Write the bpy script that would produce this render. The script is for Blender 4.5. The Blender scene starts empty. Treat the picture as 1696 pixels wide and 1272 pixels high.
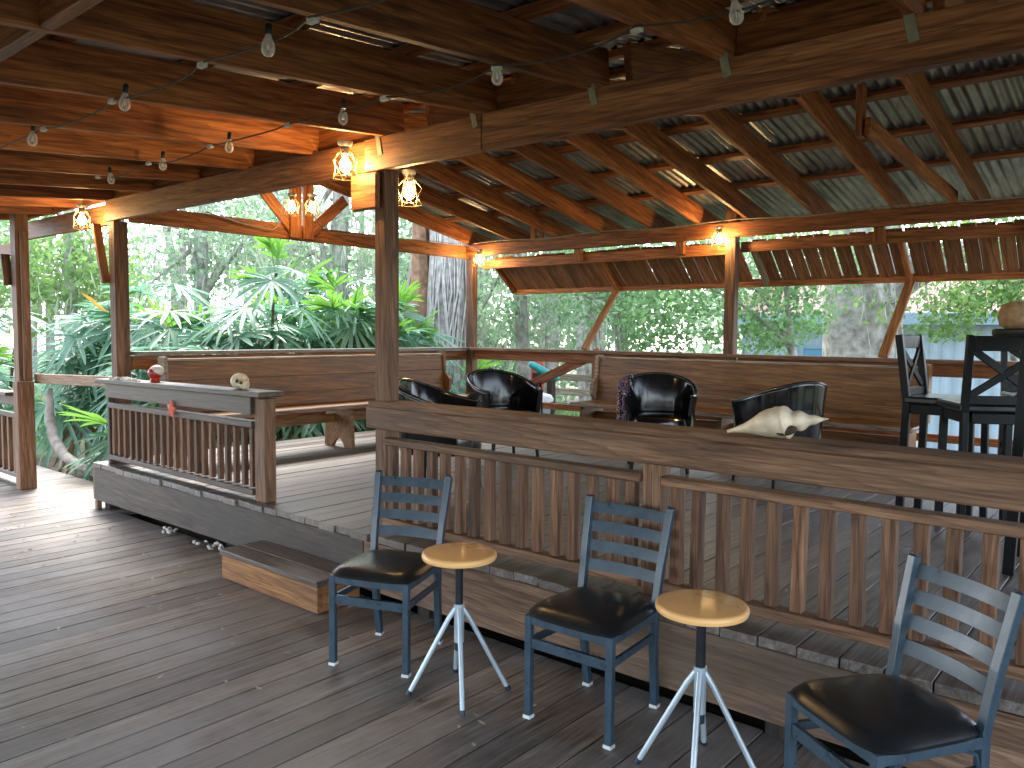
import bpy, bmesh, math, random
import numpy as np
from mathutils import Vector, Matrix, Quaternion

random.seed(7)
RNG = np.random.default_rng(7)
S = bpy.context.scene
COL = S.collection
rad = math.radians

# ------------------------------------------------------------------ camera
F_PX, YAW, PITCH, ROLL, EYE = 1320.76, rad(40.082), rad(3.725), rad(0.5003), 1.58
_c, _s = math.cos, math.sin
fw = Vector((-_s(YAW) * _c(PITCH), _c(YAW) * _c(PITCH), -_s(PITCH)))
rt = Vector((_c(YAW), _s(YAW), 0))
up = rt.cross(fw)
r2 = rt * _c(ROLL) + up * _s(ROLL)
u2 = -rt * _s(ROLL) + up * _c(ROLL)
cam_data = bpy.data.cameras.new('camera')
cam = bpy.data.objects.new('camera', cam_data)
COL.objects.link(cam)
cam.matrix_world = Matrix(((r2.x, u2.x, -fw.x, 0), (r2.y, u2.y, -fw.y, 0), (r2.z, u2.z, -fw.z, EYE), (0, 0, 0, 1)))
cam_data.sensor_width = 36.0
cam_data.lens = 36.0 * F_PX / 1696.0
cam_data.clip_start = 0.02
cam_data.clip_end = 500
S.camera = cam

# ------------------------------------------------------------------ world, sun, exposure
SUN_EL, SUN_ROT = rad(52), rad(-62)      # rotation is measured from +Y towards +X
w = bpy.data.worlds.new('World')
S.world = w
w.use_nodes = True
wn = w.node_tree.nodes
wl = w.node_tree.links
bg = wn['Background']
sky = wn.new('ShaderNodeTexSky')
sky.sky_type = 'NISHITA'
sky.sun_disc = False
sky.sun_elevation = SUN_EL
sky.sun_rotation = SUN_ROT
sky.air_density = 0.8
sky.dust_density = 1.2
sky.ozone_density = 1.0
haze = wn.new('ShaderNodeHueSaturation')      # thin cloud greys the blue
haze.inputs['Saturation'].default_value = 0.55
wl.new(sky.outputs['Color'], haze.inputs['Color'])
wl.new(haze.outputs['Color'], bg.inputs['Color'])
bg.inputs['Strength'].default_value = 0.15
sd = bpy.data.lights.new('sun', 'SUN')
sd.energy = 1.0
sd.angle = rad(20)
sd.color = (1.0, 0.95, 0.88)
sun = bpy.data.objects.new('sun', sd)
COL.objects.link(sun)
sun.rotation_euler = (math.pi / 2 - SUN_EL, 0, math.pi - SUN_ROT)
sun.location = (-8, 4, 14)
S.view_settings.view_transform = 'Standard'
S.view_settings.look = 'None'
S.view_settings.gamma = 1.0
S.view_settings.use_curve_mapping = False
S.view_settings.exposure = 3.2
S.render.engine = 'CYCLES'
S.cycles.use_denoising = True
S.cycles.max_bounces = 8
S.cycles.diffuse_bounces = 5
S.cycles.transparent_max_bounces = 8
S.cycles.sample_clamp_indirect = 6.0
BULB_STRENGTH = 46.0

# ------------------------------------------------------------------ materials
def new_mat(name):
    m = bpy.data.materials.new(name)
    m.use_nodes = True
    nt = m.node_tree
    return m, nt, nt.nodes['Principled BSDF']

def N(nt, t, **kw):
    n = nt.nodes.new(t)
    for k, v in kw.items():
        setattr(n, k, v)
    return n

def ramp(nt, stops):
    r = N(nt, 'ShaderNodeValToRGB')
    e = r.color_ramp.elements
    while len(e) < len(stops):
        e.new(0.5)
    for i, (p, c) in enumerate(stops):
        e[i].position = p
        e[i].color = (*c, 1) if len(c) == 3 else c
    return r

def wood(name, dark, mid, light, rough=0.62, spec=0.4, grain=1.0, bump=0.35, vary=0.35, stain=None, stain_amt=0.5, stain_scale=1.3, ring=1.0, ring_amt=0.75):
    """long grain runs along each board's local X; every board gets its own offset and tone"""
    m, nt, b = new_mat(name)
    L = nt.links.new
    tc = N(nt, 'ShaderNodeTexCoord')
    oi = N(nt, 'ShaderNodeObjectInfo')
    mul = N(nt, 'ShaderNodeVectorMath', operation='SCALE')
    comb = N(nt, 'ShaderNodeCombineXYZ')
    for k in range(3):
        L(oi.outputs['Random'], comb.inputs[k])
    L(comb.outputs[0], mul.inputs[0])
    mul.inputs['Scale'].default_value = 37.0
    add = N(nt, 'ShaderNodeVectorMath', operation='ADD')
    L(tc.outputs['Object'], add.inputs[0])
    L(mul.outputs[0], add.inputs[1])
    mp = N(nt, 'ShaderNodeMapping')
    mp.inputs['Scale'].default_value = (1.1 * grain, 16 * grain, 16 * grain)
    L(add.outputs[0], mp.inputs['Vector'])
    n1 = N(nt, 'ShaderNodeTexNoise')
    n1.inputs['Scale'].default_value = 1.6
    n1.inputs['Detail'].default_value = 7
    n1.inputs['Roughness'].default_value = 0.62
    n1.inputs['Distortion'].default_value = 0.9
    L(mp.outputs[0], n1.inputs['Vector'])
    r1 = ramp(nt, [(0.34, dark), (0.5, mid), (0.67, light)])
    L(n1.outputs['Fac'], r1.inputs['Fac'])
    mp2 = N(nt, 'ShaderNodeMapping')
    mp2.inputs['Scale'].default_value = (5, 170, 170)
    L(add.outputs[0], mp2.inputs['Vector'])
    n2 = N(nt, 'ShaderNodeTexNoise')
    n2.inputs['Scale'].default_value = 1.0
    n2.inputs['Detail'].default_value = 3
    L(mp2.outputs[0], n2.inputs['Vector'])
    r2_ = ramp(nt, [(0.36, (0.5, 0.47, 0.44)), (0.6, (1, 1, 1))])
    L(n2.outputs['Fac'], r2_.inputs['Fac'])
    mx = N(nt, 'ShaderNodeMix', data_type='RGBA', blend_type='MULTIPLY')
    mx.inputs[0].default_value = 0.75
    L(r1.outputs[0], mx.inputs[6])
    L(r2_.outputs[0], mx.inputs[7])
    # growth rings
    mp5 = N(nt, 'ShaderNodeMapping')
    mp5.inputs['Scale'].default_value = (0.10, 1.0, 1.0)
    L(add.outputs[0], mp5.inputs['Vector'])
    wv = N(nt, 'ShaderNodeTexWave', wave_type='BANDS', bands_direction='DIAGONAL', wave_profile='SAW')
    wv.inputs['Scale'].default_value = 13.0 * ring
    wv.inputs['Distortion'].default_value = 7.0
    wv.inputs['Detail'].default_value = 3.0
    wv.inputs['Detail Scale'].default_value = 1.2
    L(mp5.outputs[0], wv.inputs['Vector'])
    r5 = ramp(nt, [(0.0, (1, 1, 1)), (0.62, (0.92, 0.9, 0.88)), (0.93, (0.5, 0.45, 0.42)), (1.0, (0.95, 0.95, 0.95))])
    L(wv.outputs['Fac'], r5.inputs['Fac'])
    mw = N(nt, 'ShaderNodeMix', data_type='RGBA', blend_type='MULTIPLY')
    mw.inputs[0].default_value = ring_amt
    L(mx.outputs[2], mw.inputs[6])
    L(r5.outputs[0], mw.inputs[7])
    mx = mw
    # knots
    mp3 = N(nt, 'ShaderNodeMapping')
    mp3.inputs['Scale'].default_value = (1.6, 5.5, 5.5)
    L(add.outputs[0], mp3.inputs['Vector'])
    vo = N(nt, 'ShaderNodeTexVoronoi')
    vo.inputs['Scale'].default_value = 1.0
    L(mp3.outputs[0], vo.inputs['Vector'])
    r3 = ramp(nt, [(0.04, (0.25, 0.2, 0.17)), (0.11, (1, 1, 1))])
    L(vo.outputs['Distance'], r3.inputs['Fac'])
    mk_ = N(nt, 'ShaderNodeMix', data_type='RGBA', blend_type='MULTIPLY')
    mk_.inputs[0].default_value = 0.55
    L(mx.outputs[2], mk_.inputs[6])
    L(r3.outputs[0], mk_.inputs[7])
    out = mk_.outputs[2]
    if stain is not None:      # weathering: blotches that belong to the wood
        n4 = N(nt, 'ShaderNodeTexNoise')
        n4.inputs['Scale'].default_value = stain_scale
        n4.inputs['Detail'].default_value = 6
        n4.inputs['Roughness'].default_value = 0.65
        geo = N(nt, 'ShaderNodeNewGeometry')
        L(geo.outputs['Position'], n4.inputs['Vector'])
        r4 = ramp(nt, [(0.42, (0, 0, 0)), (0.62, (1, 1, 1))])
        L(n4.outputs['Fac'], r4.inputs['Fac'])
        am = N(nt, 'ShaderNodeMath', operation='MULTIPLY')
        am.inputs[1].default_value = stain_amt
        L(r4.outputs[0], am.inputs[0])
        ms = N(nt, 'ShaderNodeMix', data_type='RGBA', blend_type='MIX')
        L(am.outputs[0], ms.inputs[0])
        L(out, ms.inputs[6])
        ms.inputs[7].default_value = (*stain, 1)
        out = ms.outputs[2]
    hv = N(nt, 'ShaderNodeHueSaturation')
    mr = N(nt, 'ShaderNodeMapRange')
    mr.inputs['To Min'].default_value = 1 - vary
    mr.inputs['To Max'].default_value = 1 + vary
    L(oi.outputs['Random'], mr.inputs['Value'])
    L(mr.outputs[0], hv.inputs['Value'])
    L(out, hv.inputs['Color'])
    L(hv.outputs[0], b.inputs['Base Color'])
    rr = N(nt, 'ShaderNodeMapRange')
    rr.inputs['To Min'].default_value = rough - 0.16
    rr.inputs['To Max'].default_value = rough + 0.16
    L(n1.outputs['Fac'], rr.inputs['Value'])
    L(rr.outputs[0], b.inputs['Roughness'])
    b.inputs['Specular IOR Level'].default_value = spec
    ad = N(nt, 'ShaderNodeMath', operation='ADD')
    L(n1.outputs['Fac'], ad.inputs[0])
    L(n2.outputs['Fac'], ad.inputs[1])
    bp = N(nt, 'ShaderNodeBump')
    bp.inputs['Strength'].default_value = bump
    bp.inputs['Distance'].default_value = 0.004
    L(ad.outputs[0], bp.inputs['Height'])
    L(bp.outputs[0], b.inputs['Normal'])
    return m

def plain(name, col, rough=0.5, metallic=0.0, spec=0.5, var=0.25, scale=14.0, bump=0.0, coat=0.0, wear=None, wear_amt=0.5):
    m, nt, b = new_mat(name)
    L = nt.links.new
    tc = N(nt, 'ShaderNodeTexCoord')
    n1 = N(nt, 'ShaderNodeTexNoise')
    n1.inputs['Scale'].default_value = scale
    n1.inputs['Detail'].default_value = 6
    L(tc.outputs['Object'], n1.inputs['Vector'])
    lo = tuple(max(0, c * (1 - var)) for c in col)
    hi = tuple(min(1, c * (1 + var)) for c in col)
    r1 = ramp(nt, [(0.3, lo), (0.7, hi)])
    L(n1.outputs['Fac'], r1.inputs['Fac'])
    out = r1.outputs[0]
    if wear is not None:
        n3 = N(nt, 'ShaderNodeTexNoise')
        n3.inputs['Scale'].default_value = scale * 1.7
        n3.inputs['Detail'].default_value = 8
        n3.inputs['Roughness'].default_value = 0.75
        L(tc.outputs['Object'], n3.inputs['Vector'])
        r3 = ramp(nt, [(0.60, (0, 0, 0)), (0.68, (wear_amt,) * 3)])
        L(n3.outputs['Fac'], r3.inputs['Fac'])
        mx = N(nt, 'ShaderNodeMix', data_type='RGBA')
        L(r3.outputs[0], mx.inputs[0])
        L(out, mx.inputs[6])
        mx.inputs[7].default_value = (*wear, 1)
        out = mx.outputs[2]
    L(out, b.inputs['Base Color'])
    mr = N(nt, 'ShaderNodeMapRange')
    mr.inputs['To Min'].default_value = max(0.02, rough - 0.1)
    mr.inputs['To Max'].default_value = min(1, rough + 0.12)
    L(n1.outputs['Fac'], mr.inputs['Value'])
    L(mr.outputs[0], b.inputs['Roughness'])
    b.inputs['Metallic'].default_value = metallic
    b.inputs['Specular IOR Level'].default_value = spec
    b.inputs['Coat Weight'].default_value = coat
    if bump:
        bp = N(nt, 'ShaderNodeBump')
        bp.inputs['Strength'].default_value = bump
        bp.inputs['Distance'].default_value = 0.004
        L(n1.outputs['Fac'], bp.inputs['Height'])
        L(bp.outputs[0], b.inputs['Normal'])
    return m

def leaf_mat(name, a, c, rough=0.45, trans=0.35, spec=0.5):
    m, nt, b = new_mat(name)
    L = nt.links.new
    oi = N(nt, 'ShaderNodeObjectInfo')
    geo = N(nt, 'ShaderNodeNewGeometry')
    n1 = N(nt, 'ShaderNodeTexNoise')
    n1.inputs['Scale'].default_value = 2.3
    n1.inputs['Detail'].default_value = 4
    L(geo.outputs['Position'], n1.inputs['Vector'])
    ad = N(nt, 'ShaderNodeMath', operation='ADD')
    mu = N(nt, 'ShaderNodeMath', operation='MULTIPLY')
    mu.inputs[1].default_value = 0.5
    L(geo.outputs['Random Per Island'], mu.inputs[0])
    L(n1.outputs['Fac'], ad.inputs[0])
    L(mu.outputs[0], ad.inputs[1])
    r1 = ramp(nt, [(0.4, a), (1.0, c)])
    L(ad.outputs[0], r1.inputs['Fac'])
    L(r1.outputs[0], b.inputs['Base Color'])
    b.inputs['Roughness'].default_value = rough
    b.inputs['Specular IOR Level'].default_value = spec
    tr = N(nt, 'ShaderNodeBsdfTranslucent')
    hv = N(nt, 'ShaderNodeHueSaturation')
    hv.inputs['Value'].default_value = 1.5
    L(r1.outputs[0], hv.inputs['Color'])
    L(hv.outputs[0], tr.inputs['Color'])
    ms = N(nt, 'ShaderNodeMixShader')
    ms.inputs[0].default_value = trans
    L(b.outputs[0], ms.inputs[1])
    L(tr.outputs[0], ms.inputs[2])
    L(ms.outputs[0], nt.nodes['Material Output'].inputs['Surface'])
    return m

M = {}
M['rafter'] = wood('red_brown_rafter_wood', (0.15, 0.045, 0.012), (0.35, 0.115, 0.032), (0.50, 0.195, 0.060), rough=0.6, vary=0.35)
M['beam'] = wood('brown_beam_wood', (0.13, 0.044, 0.015), (0.31, 0.115, 0.041), (0.46, 0.20, 0.082), rough=0.6, vary=0.2, grain=0.8)
M['post'] = wood('post_wood', (0.09, 0.043, 0.022), (0.20, 0.10, 0.052), (0.32, 0.175, 0.10), rough=0.65, vary=0.15)
M['rail_brown'] = wood('railing_wood', (0.10, 0.046, 0.022), (0.205, 0.104, 0.053), (0.31, 0.175, 0.098), rough=0.62, vary=0.22, stain=(0.10, 0.064, 0.042), stain_amt=0.4)
M['baluster'] = wood('baluster_wood', (0.085, 0.038, 0.019), (0.18, 0.086, 0.044), (0.27, 0.148, 0.082), rough=0.65, vary=0.3)
M['rail_grey'] = wood('weathered_railing_wood', (0.042, 0.027, 0.018), (0.095, 0.064, 0.044), (0.17, 0.122, 0.09), rough=0.5, vary=0.18, stain=(0.05, 0.04, 0.033), stain_amt=0.5)
M['fascia'] = wood('fascia_wood', (0.11, 0.059, 0.033), (0.22, 0.128, 0.077), (0.32, 0.20, 0.125), rough=0.62, vary=0.08, grain=0.7, stain=(0.10, 0.078, 0.06), stain_amt=0.65, stain_scale=0.9)
M['fascia_dark'] = wood('damp_fascia_wood', (0.04, 0.027, 0.019), (0.08, 0.058, 0.043), (0.135, 0.104, 0.08), rough=0.6, vary=0.05, grain=0.7, stain=(0.05, 0.042, 0.036), stain_amt=0.7, stain_scale=0.9)
M['deck_low'] = wood('worn_lower_deck_wood', (0.105, 0.078, 0.058), (0.21, 0.165, 0.13), (0.32, 0.27, 0.228), rough=0.50, spec=0.42, vary=0.30, ring_amt=0.5, bump=0.3, stain=(0.27, 0.26, 0.25), stain_amt=0.7, stain_scale=1.1)
M['deck_up'] = wood('grey_upper_deck_wood', (0.085, 0.072, 0.064), (0.175, 0.158, 0.145), (0.295, 0.277, 0.262), rough=0.44, spec=0.5, vary=0.2, ring_amt=0.4, bump=0.3, stain=(0.16, 0.12, 0.09), stain_amt=0.5)
M['pew'] = wood('honey_pew_wood', (0.12, 0.049, 0.012), (0.245, 0.106, 0.029), (0.34, 0.165, 0.05), rough=0.42, vary=0.12, grain=0.7)
M['pew_pale'] = wood('pale_end_grain', (0.22, 0.16, 0.11), (0.33, 0.25, 0.18), (0.44, 0.36, 0.27), rough=0.6, vary=0.1)
M['step'] = wood('orange_step_wood', (0.19, 0.075, 0.022), (0.34, 0.15, 0.045), (0.46, 0.23, 0.08), rough=0.6, vary=0.08, stain=(0.14, 0.075, 0.04), stain_amt=0.45)
M['step_top'] = wood('worn_step_top_wood', (0.06, 0.045, 0.036), (0.13, 0.10, 0.082), (0.22, 0.18, 0.15), rough=0.45, vary=0.1)
M['board_new'] = wood('new_pine_board', (0.26, 0.15, 0.09), (0.40, 0.25, 0.16), (0.50, 0.33, 0.22), rough=0.6, vary=0.1)
M['brace'] = wood('orange_brace_wood', (0.20, 0.08, 0.026), (0.36, 0.16, 0.055), (0.48, 0.24, 0.10), rough=0.6, vary=0.1)
M['awning'] = wood('awning_board_wood', (0.12, 0.048, 0.020), (0.27, 0.112, 0.048), (0.40, 0.19, 0.09), rough=0.65, vary=0.25)
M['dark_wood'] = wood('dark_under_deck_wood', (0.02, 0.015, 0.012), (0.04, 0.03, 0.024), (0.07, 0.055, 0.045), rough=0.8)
M['stool_top'] = plain('varnished_birch', (0.76, 0.43, 0.16), rough=0.28, var=0.04, scale=3)
M['fence'] = wood('pale_fence_wood', (0.28, 0.24, 0.17), (0.42, 0.37, 0.27), (0.52, 0.47, 0.36), rough=0.8)
M['metal_paint'] = plain('blue_black_painted_steel', (0.027, 0.050, 0.072), rough=0.3, spec=0.6, var=0.2, scale=22, wear=(0.16, 0.17, 0.18), wear_amt=0.35)
M['vinyl'] = plain('black_vinyl', (0.011, 0.012, 0.013), rough=0.3, spec=0.5, var=0.3, scale=9, bump=0.0)
M['leather'] = plain('glossy_black_leather', (0.008, 0.008, 0.009), rough=0.13, spec=0.45, var=0.3, scale=6, bump=0.0, coat=0.0)
M['piping'] = plain('grey_edge_piping', (0.055, 0.06, 0.062), rough=0.3, spec=0.6)
M['black_wood'] = plain('black_stained_wood', (0.006, 0.007, 0.008), rough=0.42, spec=0.22, var=0.3, scale=12)
M['glide'] = plain('pale_plastic_glide', (0.55, 0.56, 0.55), rough=0.5)
M['silver'] = plain('silver_grey_painted_tube', (0.42, 0.50, 0.55), rough=0.32, metallic=0.35, spec=0.6, var=0.08)
M['screw'] = plain('dark_steel_screw', (0.03, 0.035, 0.04), rough=0.35, metallic=0.6)
M['rubber'] = plain('dark_rubber', (0.015, 0.02, 0.035), rough=0.5)
M['cable'] = plain('tan_cable', (0.30, 0.25, 0.19), rough=0.6)
M['wire_dark'] = plain('dark_wire', (0.05, 0.04, 0.03), rough=0.6)
M['socket'] = plain('black_socket', (0.02, 0.02, 0.02), rough=0.4)
M['clip'] = plain('clear_plastic_clip', (0.6, 0.58, 0.54), rough=0.25)
M['brass'] = plain('bronze_cage_wire', (0.45, 0.33, 0.16), rough=0.3, metallic=0.9)
M['boxmetal'] = plain('grey_junction_box', (0.22, 0.21, 0.19), rough=0.45, metallic=0.5)
M['plate'] = plain('galvanised_strap', (0.30, 0.28, 0.20), rough=0.5, metallic=0.4)
M['shell'] = plain('cream_conch_shell', (0.66, 0.55, 0.40), rough=0.4, var=0.22, scale=16, wear=(0.72, 0.62, 0.5), wear_amt=0.7)
M['bone'] = plain('cream_bone', (0.58, 0.50, 0.36), rough=0.55, var=0.3, scale=30, wear=(0.22, 0.15, 0.07), wear_amt=0.8)
M['dark_hole'] = plain('dark_hollow', (0.05, 0.03, 0.015), rough=0.8)
M['red'] = plain('red_glaze', (0.36, 0.025, 0.02), rough=0.3)
M['white_glaze'] = plain('white_glaze', (0.62, 0.58, 0.56), rough=0.35)
M['coral'] = plain('coral_pink', (0.72, 0.14, 0.09), rough=0.6, var=0.12, bump=0.2, scale=40)
M['white_shell'] = plain('bleached_coral', (0.62, 0.64, 0.62), rough=0.7, bump=0.3, scale=40)
M['bead_purple'] = plain('purple_beads', (0.09, 0.012, 0.09), rough=0.12, spec=0.8, coat=0.5)
M['bead_black'] = plain('black_beads', (0.01, 0.008, 0.014), rough=0.1, spec=0.8, coat=0.5)
M['bead_copper'] = plain('copper_beads', (0.32, 0.09, 0.03), rough=0.2, metallic=0.7)
M['siding'] = plain('pale_blue_siding', (0.34, 0.44, 0.50), rough=0.6, var=0.12, scale=3)
M['blue_trim'] = plain('sky_blue_trim', (0.24, 0.36, 0.43), rough=0.5, var=0.08)
M['door_blue'] = plain('blue_door', (0.10, 0.28, 0.42), rough=0.5, var=0.08)
M['pale_roof'] = plain('faded_red_metal_roof', (0.28, 0.15, 0.13), rough=0.6, var=0.15, scale=2)
M['bin_grey'] = plain('grey_bin_plastic', (0.20, 0.23, 0.25), rough=0.5)
M['bin_lid'] = plain('pale_bin_lid', (0.48, 0.50, 0.50), rough=0.45)
M['teal'] = plain('teal_plastic', (0.02, 0.34, 0.33), rough=0.35)
M['red_plastic'] = plain('faded_red_plastic', (0.42, 0.07, 0.05), rough=0.45)
M['basket'] = plain('woven_brown', (0.32, 0.19, 0.09), rough=0.8, var=0.4, scale=30, bump=0.5)
M['bark'] = plain('grey_bark', (0.30, 0.28, 0.25), rough=0.9, var=0.5, scale=7, bump=0.9, wear=(0.26, 0.29, 0.22), wear_amt=0.7)
M['bark_red'] = plain('reddish_bark', (0.26, 0.15, 0.09), rough=0.9, var=0.45, scale=9, bump=0.9)
M['vine'] = plain('pale_vine', (0.42, 0.40, 0.35), rough=0.85, var=0.3, scale=9)
M['moss'] = leaf_mat('grey_green_moss', (0.24, 0.28, 0.20), (0.38, 0.43, 0.33), rough=0.9, trans=0.3, spec=0.1)
M['deadwood'] = plain('bleached_deadwood', (0.30, 0.27, 0.235), rough=0.85, var=0.4, scale=10, bump=0.8)
M['stem'] = plain('fibrous_palm_stem', (0.10, 0.075, 0.045), rough=0.95, var=0.5, scale=25, bump=0.9)
M['frond'] = leaf_mat('blue_green_frond', (0.075, 0.195, 0.12), (0.16, 0.33, 0.21), rough=0.36, trans=0.34, spec=0.6)
M['frond_new'] = leaf_mat('bright_green_frond', (0.07, 0.20, 0.02), (0.14, 0.30, 0.045), rough=0.4, trans=0.45)
M['frond_dead'] = leaf_mat('dry_tan_frond', (0.20, 0.13, 0.06), (0.34, 0.24, 0.13), rough=0.8, trans=0.2, spec=0.2)
M['orange_leaf'] = leaf_mat('orange_leaf', (0.50, 0.16, 0.015), (0.62, 0.25, 0.03), rough=0.5)
M['leaf_a'] = leaf_mat('mid_green_leaf', (0.085, 0.185, 0.07), (0.18, 0.32, 0.125), rough=0.45, trans=0.45)
M['leaf_b'] = leaf_mat('grey_green_leaf', (0.13, 0.225, 0.13), (0.25, 0.365, 0.225), rough=0.55, trans=0.45)
M['leaf_c'] = leaf_mat('yellow_green_leaf', (0.10, 0.20, 0.055), (0.20, 0.32, 0.10), rough=0.45, trans=0.5)
M['litter'] = plain('dry_leaf_litter', (0.42, 0.34, 0.24), rough=0.85, var=0.6, scale=6)
M['pebble'] = plain('white_pebble', (0.50, 0.46, 0.42), rough=0.7, var=0.3)

def ground_material():
    m, nt, b = new_mat('leaf_littered_soil')
    L = nt.links.new
    geo = N(nt, 'ShaderNodeNewGeometry')
    n1 = N(nt, 'ShaderNodeTexNoise')
    n1.inputs['Scale'].default_value = 0.35
    n1.inputs['Detail'].default_value = 5
    L(geo.outputs['Position'], n1.inputs['Vector'])
    n2 = N(nt, 'ShaderNodeTexNoise')
    n2.inputs['Scale'].default_value = 11
    n2.inputs['Detail'].default_value = 8
    n2.inputs['Roughness'].default_value = 0.7
    L(geo.outputs['Position'], n2.inputs['Vector'])
    ra = ramp(nt, [(0.35, (0.03, 0.022, 0.015)), (0.65, (0.11, 0.082, 0.055))])
    rb = ramp(nt, [(0.35, (0.04, 0.07, 0.02)), (0.65, (0.13, 0.18, 0.065))])
    L(n2.outputs['Fac'], ra.inputs['Fac'])
    L(n2.outputs['Fac'], rb.inputs['Fac'])
    rc = ramp(nt, [(0.44, (0, 0, 0)), (0.58, (1, 1, 1))])
    L(n1.outputs['Fac'], rc.inputs['Fac'])
    mx = N(nt, 'ShaderNodeMix', data_type='RGBA')
    L(rc.outputs[0], mx.inputs[0])
    L(ra.outputs[0], mx.inputs[6])
    L(rb.outputs[0], mx.inputs[7])
    L(mx.outputs[2], b.inputs['Base Color'])
    b.inputs['Roughness'].default_value = 0.95
    bp = N(nt, 'ShaderNodeBump')
    bp.inputs['Strength'].default_value = 0.55
    bp.inputs['Distance'].default_value = 0.03
    L(n2.outputs['Fac'], bp.inputs['Height'])
    L(bp.outputs[0], b.inputs['Normal'])
    return m
M['ground'] = ground_material()

def roof_material():
    m, nt, b = new_mat('galvanised_corrugated_metal')
    L = nt.links.new
    tc = N(nt, 'ShaderNodeTexCoord')
    oi = N(nt, 'ShaderNodeObjectInfo')
    ad = N(nt, 'ShaderNodeVectorMath', operation='ADD')
    cb = N(nt, 'ShaderNodeCombineXYZ')
    mu = N(nt, 'ShaderNodeMath', operation='MULTIPLY')
    mu.inputs[1].default_value = 31.0
    L(oi.outputs['Random'], mu.inputs[0])
    L(mu.outputs[0], cb.inputs[0])
    L(mu.outputs[0], cb.inputs[1])
    L(tc.outputs['Object'], ad.inputs[0])
    L(cb.outputs[0], ad.inputs[1])
    mp = N(nt, 'ShaderNodeMapping')
    mp.inputs['Scale'].default_value = (9, 1.4, 3)
    L(ad.outputs[0], mp.inputs['Vector'])
    n1 = N(nt, 'ShaderNodeTexNoise')
    n1.inputs['Scale'].default_value = 1.5
    n1.inputs['Detail'].default_value = 7
    n1.inputs['Roughness'].default_value = 0.68
    L(mp.outputs[0], n1.inputs['Vector'])
    r1 = ramp(nt, [(0.3, (0.075, 0.073, 0.073)), (0.5, (0.22, 0.215, 0.22)), (0.72, (0.42, 0.41, 0.42))])
    L(n1.outputs['Fac'], r1.inputs['Fac'])
    n2 = N(nt, 'ShaderNodeTexNoise')
    n2.inputs['Scale'].default_value = 2.2
    n2.inputs['Detail'].default_value = 6
    L(ad.outputs[0], n2.inputs['Vector'])
    r2_ = ramp(nt, [(0.58, (0, 0, 0)), (0.72, (0.6, 0.6, 0.6))])
    L(n2.outputs['Fac'], r2_.inputs['Fac'])
    mx = N(nt, 'ShaderNodeMix', data_type='RGBA')
    L(r2_.outputs[0], mx.inputs[0])
    L(r1.outputs[0], mx.inputs[6])
    mx.inputs[7].default_value = (0.15, 0.095, 0.06, 1)
    L(mx.outputs[2], b.inputs['Base Color'])
    b.inputs['Metallic'].default_value = 0.5
    mr = N(nt, 'ShaderNodeMapRange')
    mr.inputs['To Min'].default_value = 0.26
    mr.inputs['To Max'].default_value = 0.5
    L(n1.outputs['Fac'], mr.inputs['Value'])
    L(mr.outputs[0], b.inputs['Roughness'])
    return m
M['roof'] = roof_material()

def glass_material():
    m, nt, b = new_mat('clear_bulb_glass')
    b.inputs['Base Color'].default_value = (0.85, 0.82, 0.78, 1)
    b.inputs['Roughness'].default_value = 0.12
    b.inputs['Specular IOR Level'].default_value = 1.0
    tr = N(nt, 'ShaderNodeBsdfTransparent')
    lw = N(nt, 'ShaderNodeLayerWeight')
    lw.inputs['Blend'].default_value = 0.45
    mr = N(nt, 'ShaderNodeMapRange')
    mr.inputs['To Min'].default_value = 0.22
    mr.inputs['To Max'].default_value = 0.95
    nt.links.new(lw.outputs['Facing'], mr.inputs['Value'])
    ms = N(nt, 'ShaderNodeMixShader')
    nt.links.new(mr.outputs[0], ms.inputs[0])
    nt.links.new(tr.outputs[0], ms.inputs[1])
    nt.links.new(b.outputs[0], ms.inputs[2])
    nt.links.new(ms.outputs[0], nt.nodes['Material Output'].inputs['Surface'])
    return m
M['glass'] = glass_material()

def bulb_material(strength):
    m, nt, b = new_mat('lit_filament_bulb')
    b.inputs['Base Color'].default_value = (0.9, 0.8, 0.6, 1)
    b.inputs['Emission Color'].default_value = (1.0, 0.64, 0.26, 1)
    b.inputs['Emission Strength'].default_value = strength
    return m
M['lit'] = bulb_material(BULB_STRENGTH)
M['lit_dim'] = bulb_material(BULB_STRENGTH * .3)

# ------------------------------------------------------------------ object helpers
def tag(o, label, cat, group=None, kind=None):
    o['label'] = label
    o['category'] = cat
    if group:
        o['group'] = group
    if kind:
        o['kind'] = kind
    return o

def empty(name, loc=(0, 0, 0), rz=0.0):
    o = bpy.data.objects.new(name, None)
    COL.objects.link(o)
    o.empty_display_size = 0.2
    o.matrix_basis = Matrix.Translation(loc) @ Matrix.Rotation(rz, 4, 'Z')
    return o

def wm(o):
    m = o.matrix_basis.copy()
    while o.parent:
        o = o.parent
        m = o.matrix_basis @ m
    return m

def link(name, me, parent=None, world=None):
    o = bpy.data.objects.new(name, me)
    COL.objects.link(o)
    world = world if world is not None else Matrix.Identity(4)
    if parent is not None:
        o.parent = parent
        o.matrix_basis = wm(parent).inverted() @ world
    else:
        o.matrix_basis = world
    return o

def mesh_from(name, verts, faces, mat, smooth=False):
    me = bpy.data.meshes.new(name)
    me.from_pydata([tuple(v) for v in verts], [], faces)
    me.materials.append(mat)
    if smooth:
        me.polygons.foreach_set('use_smooth', [True] * len(me.polygons))
    me.update()
    return me

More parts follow.
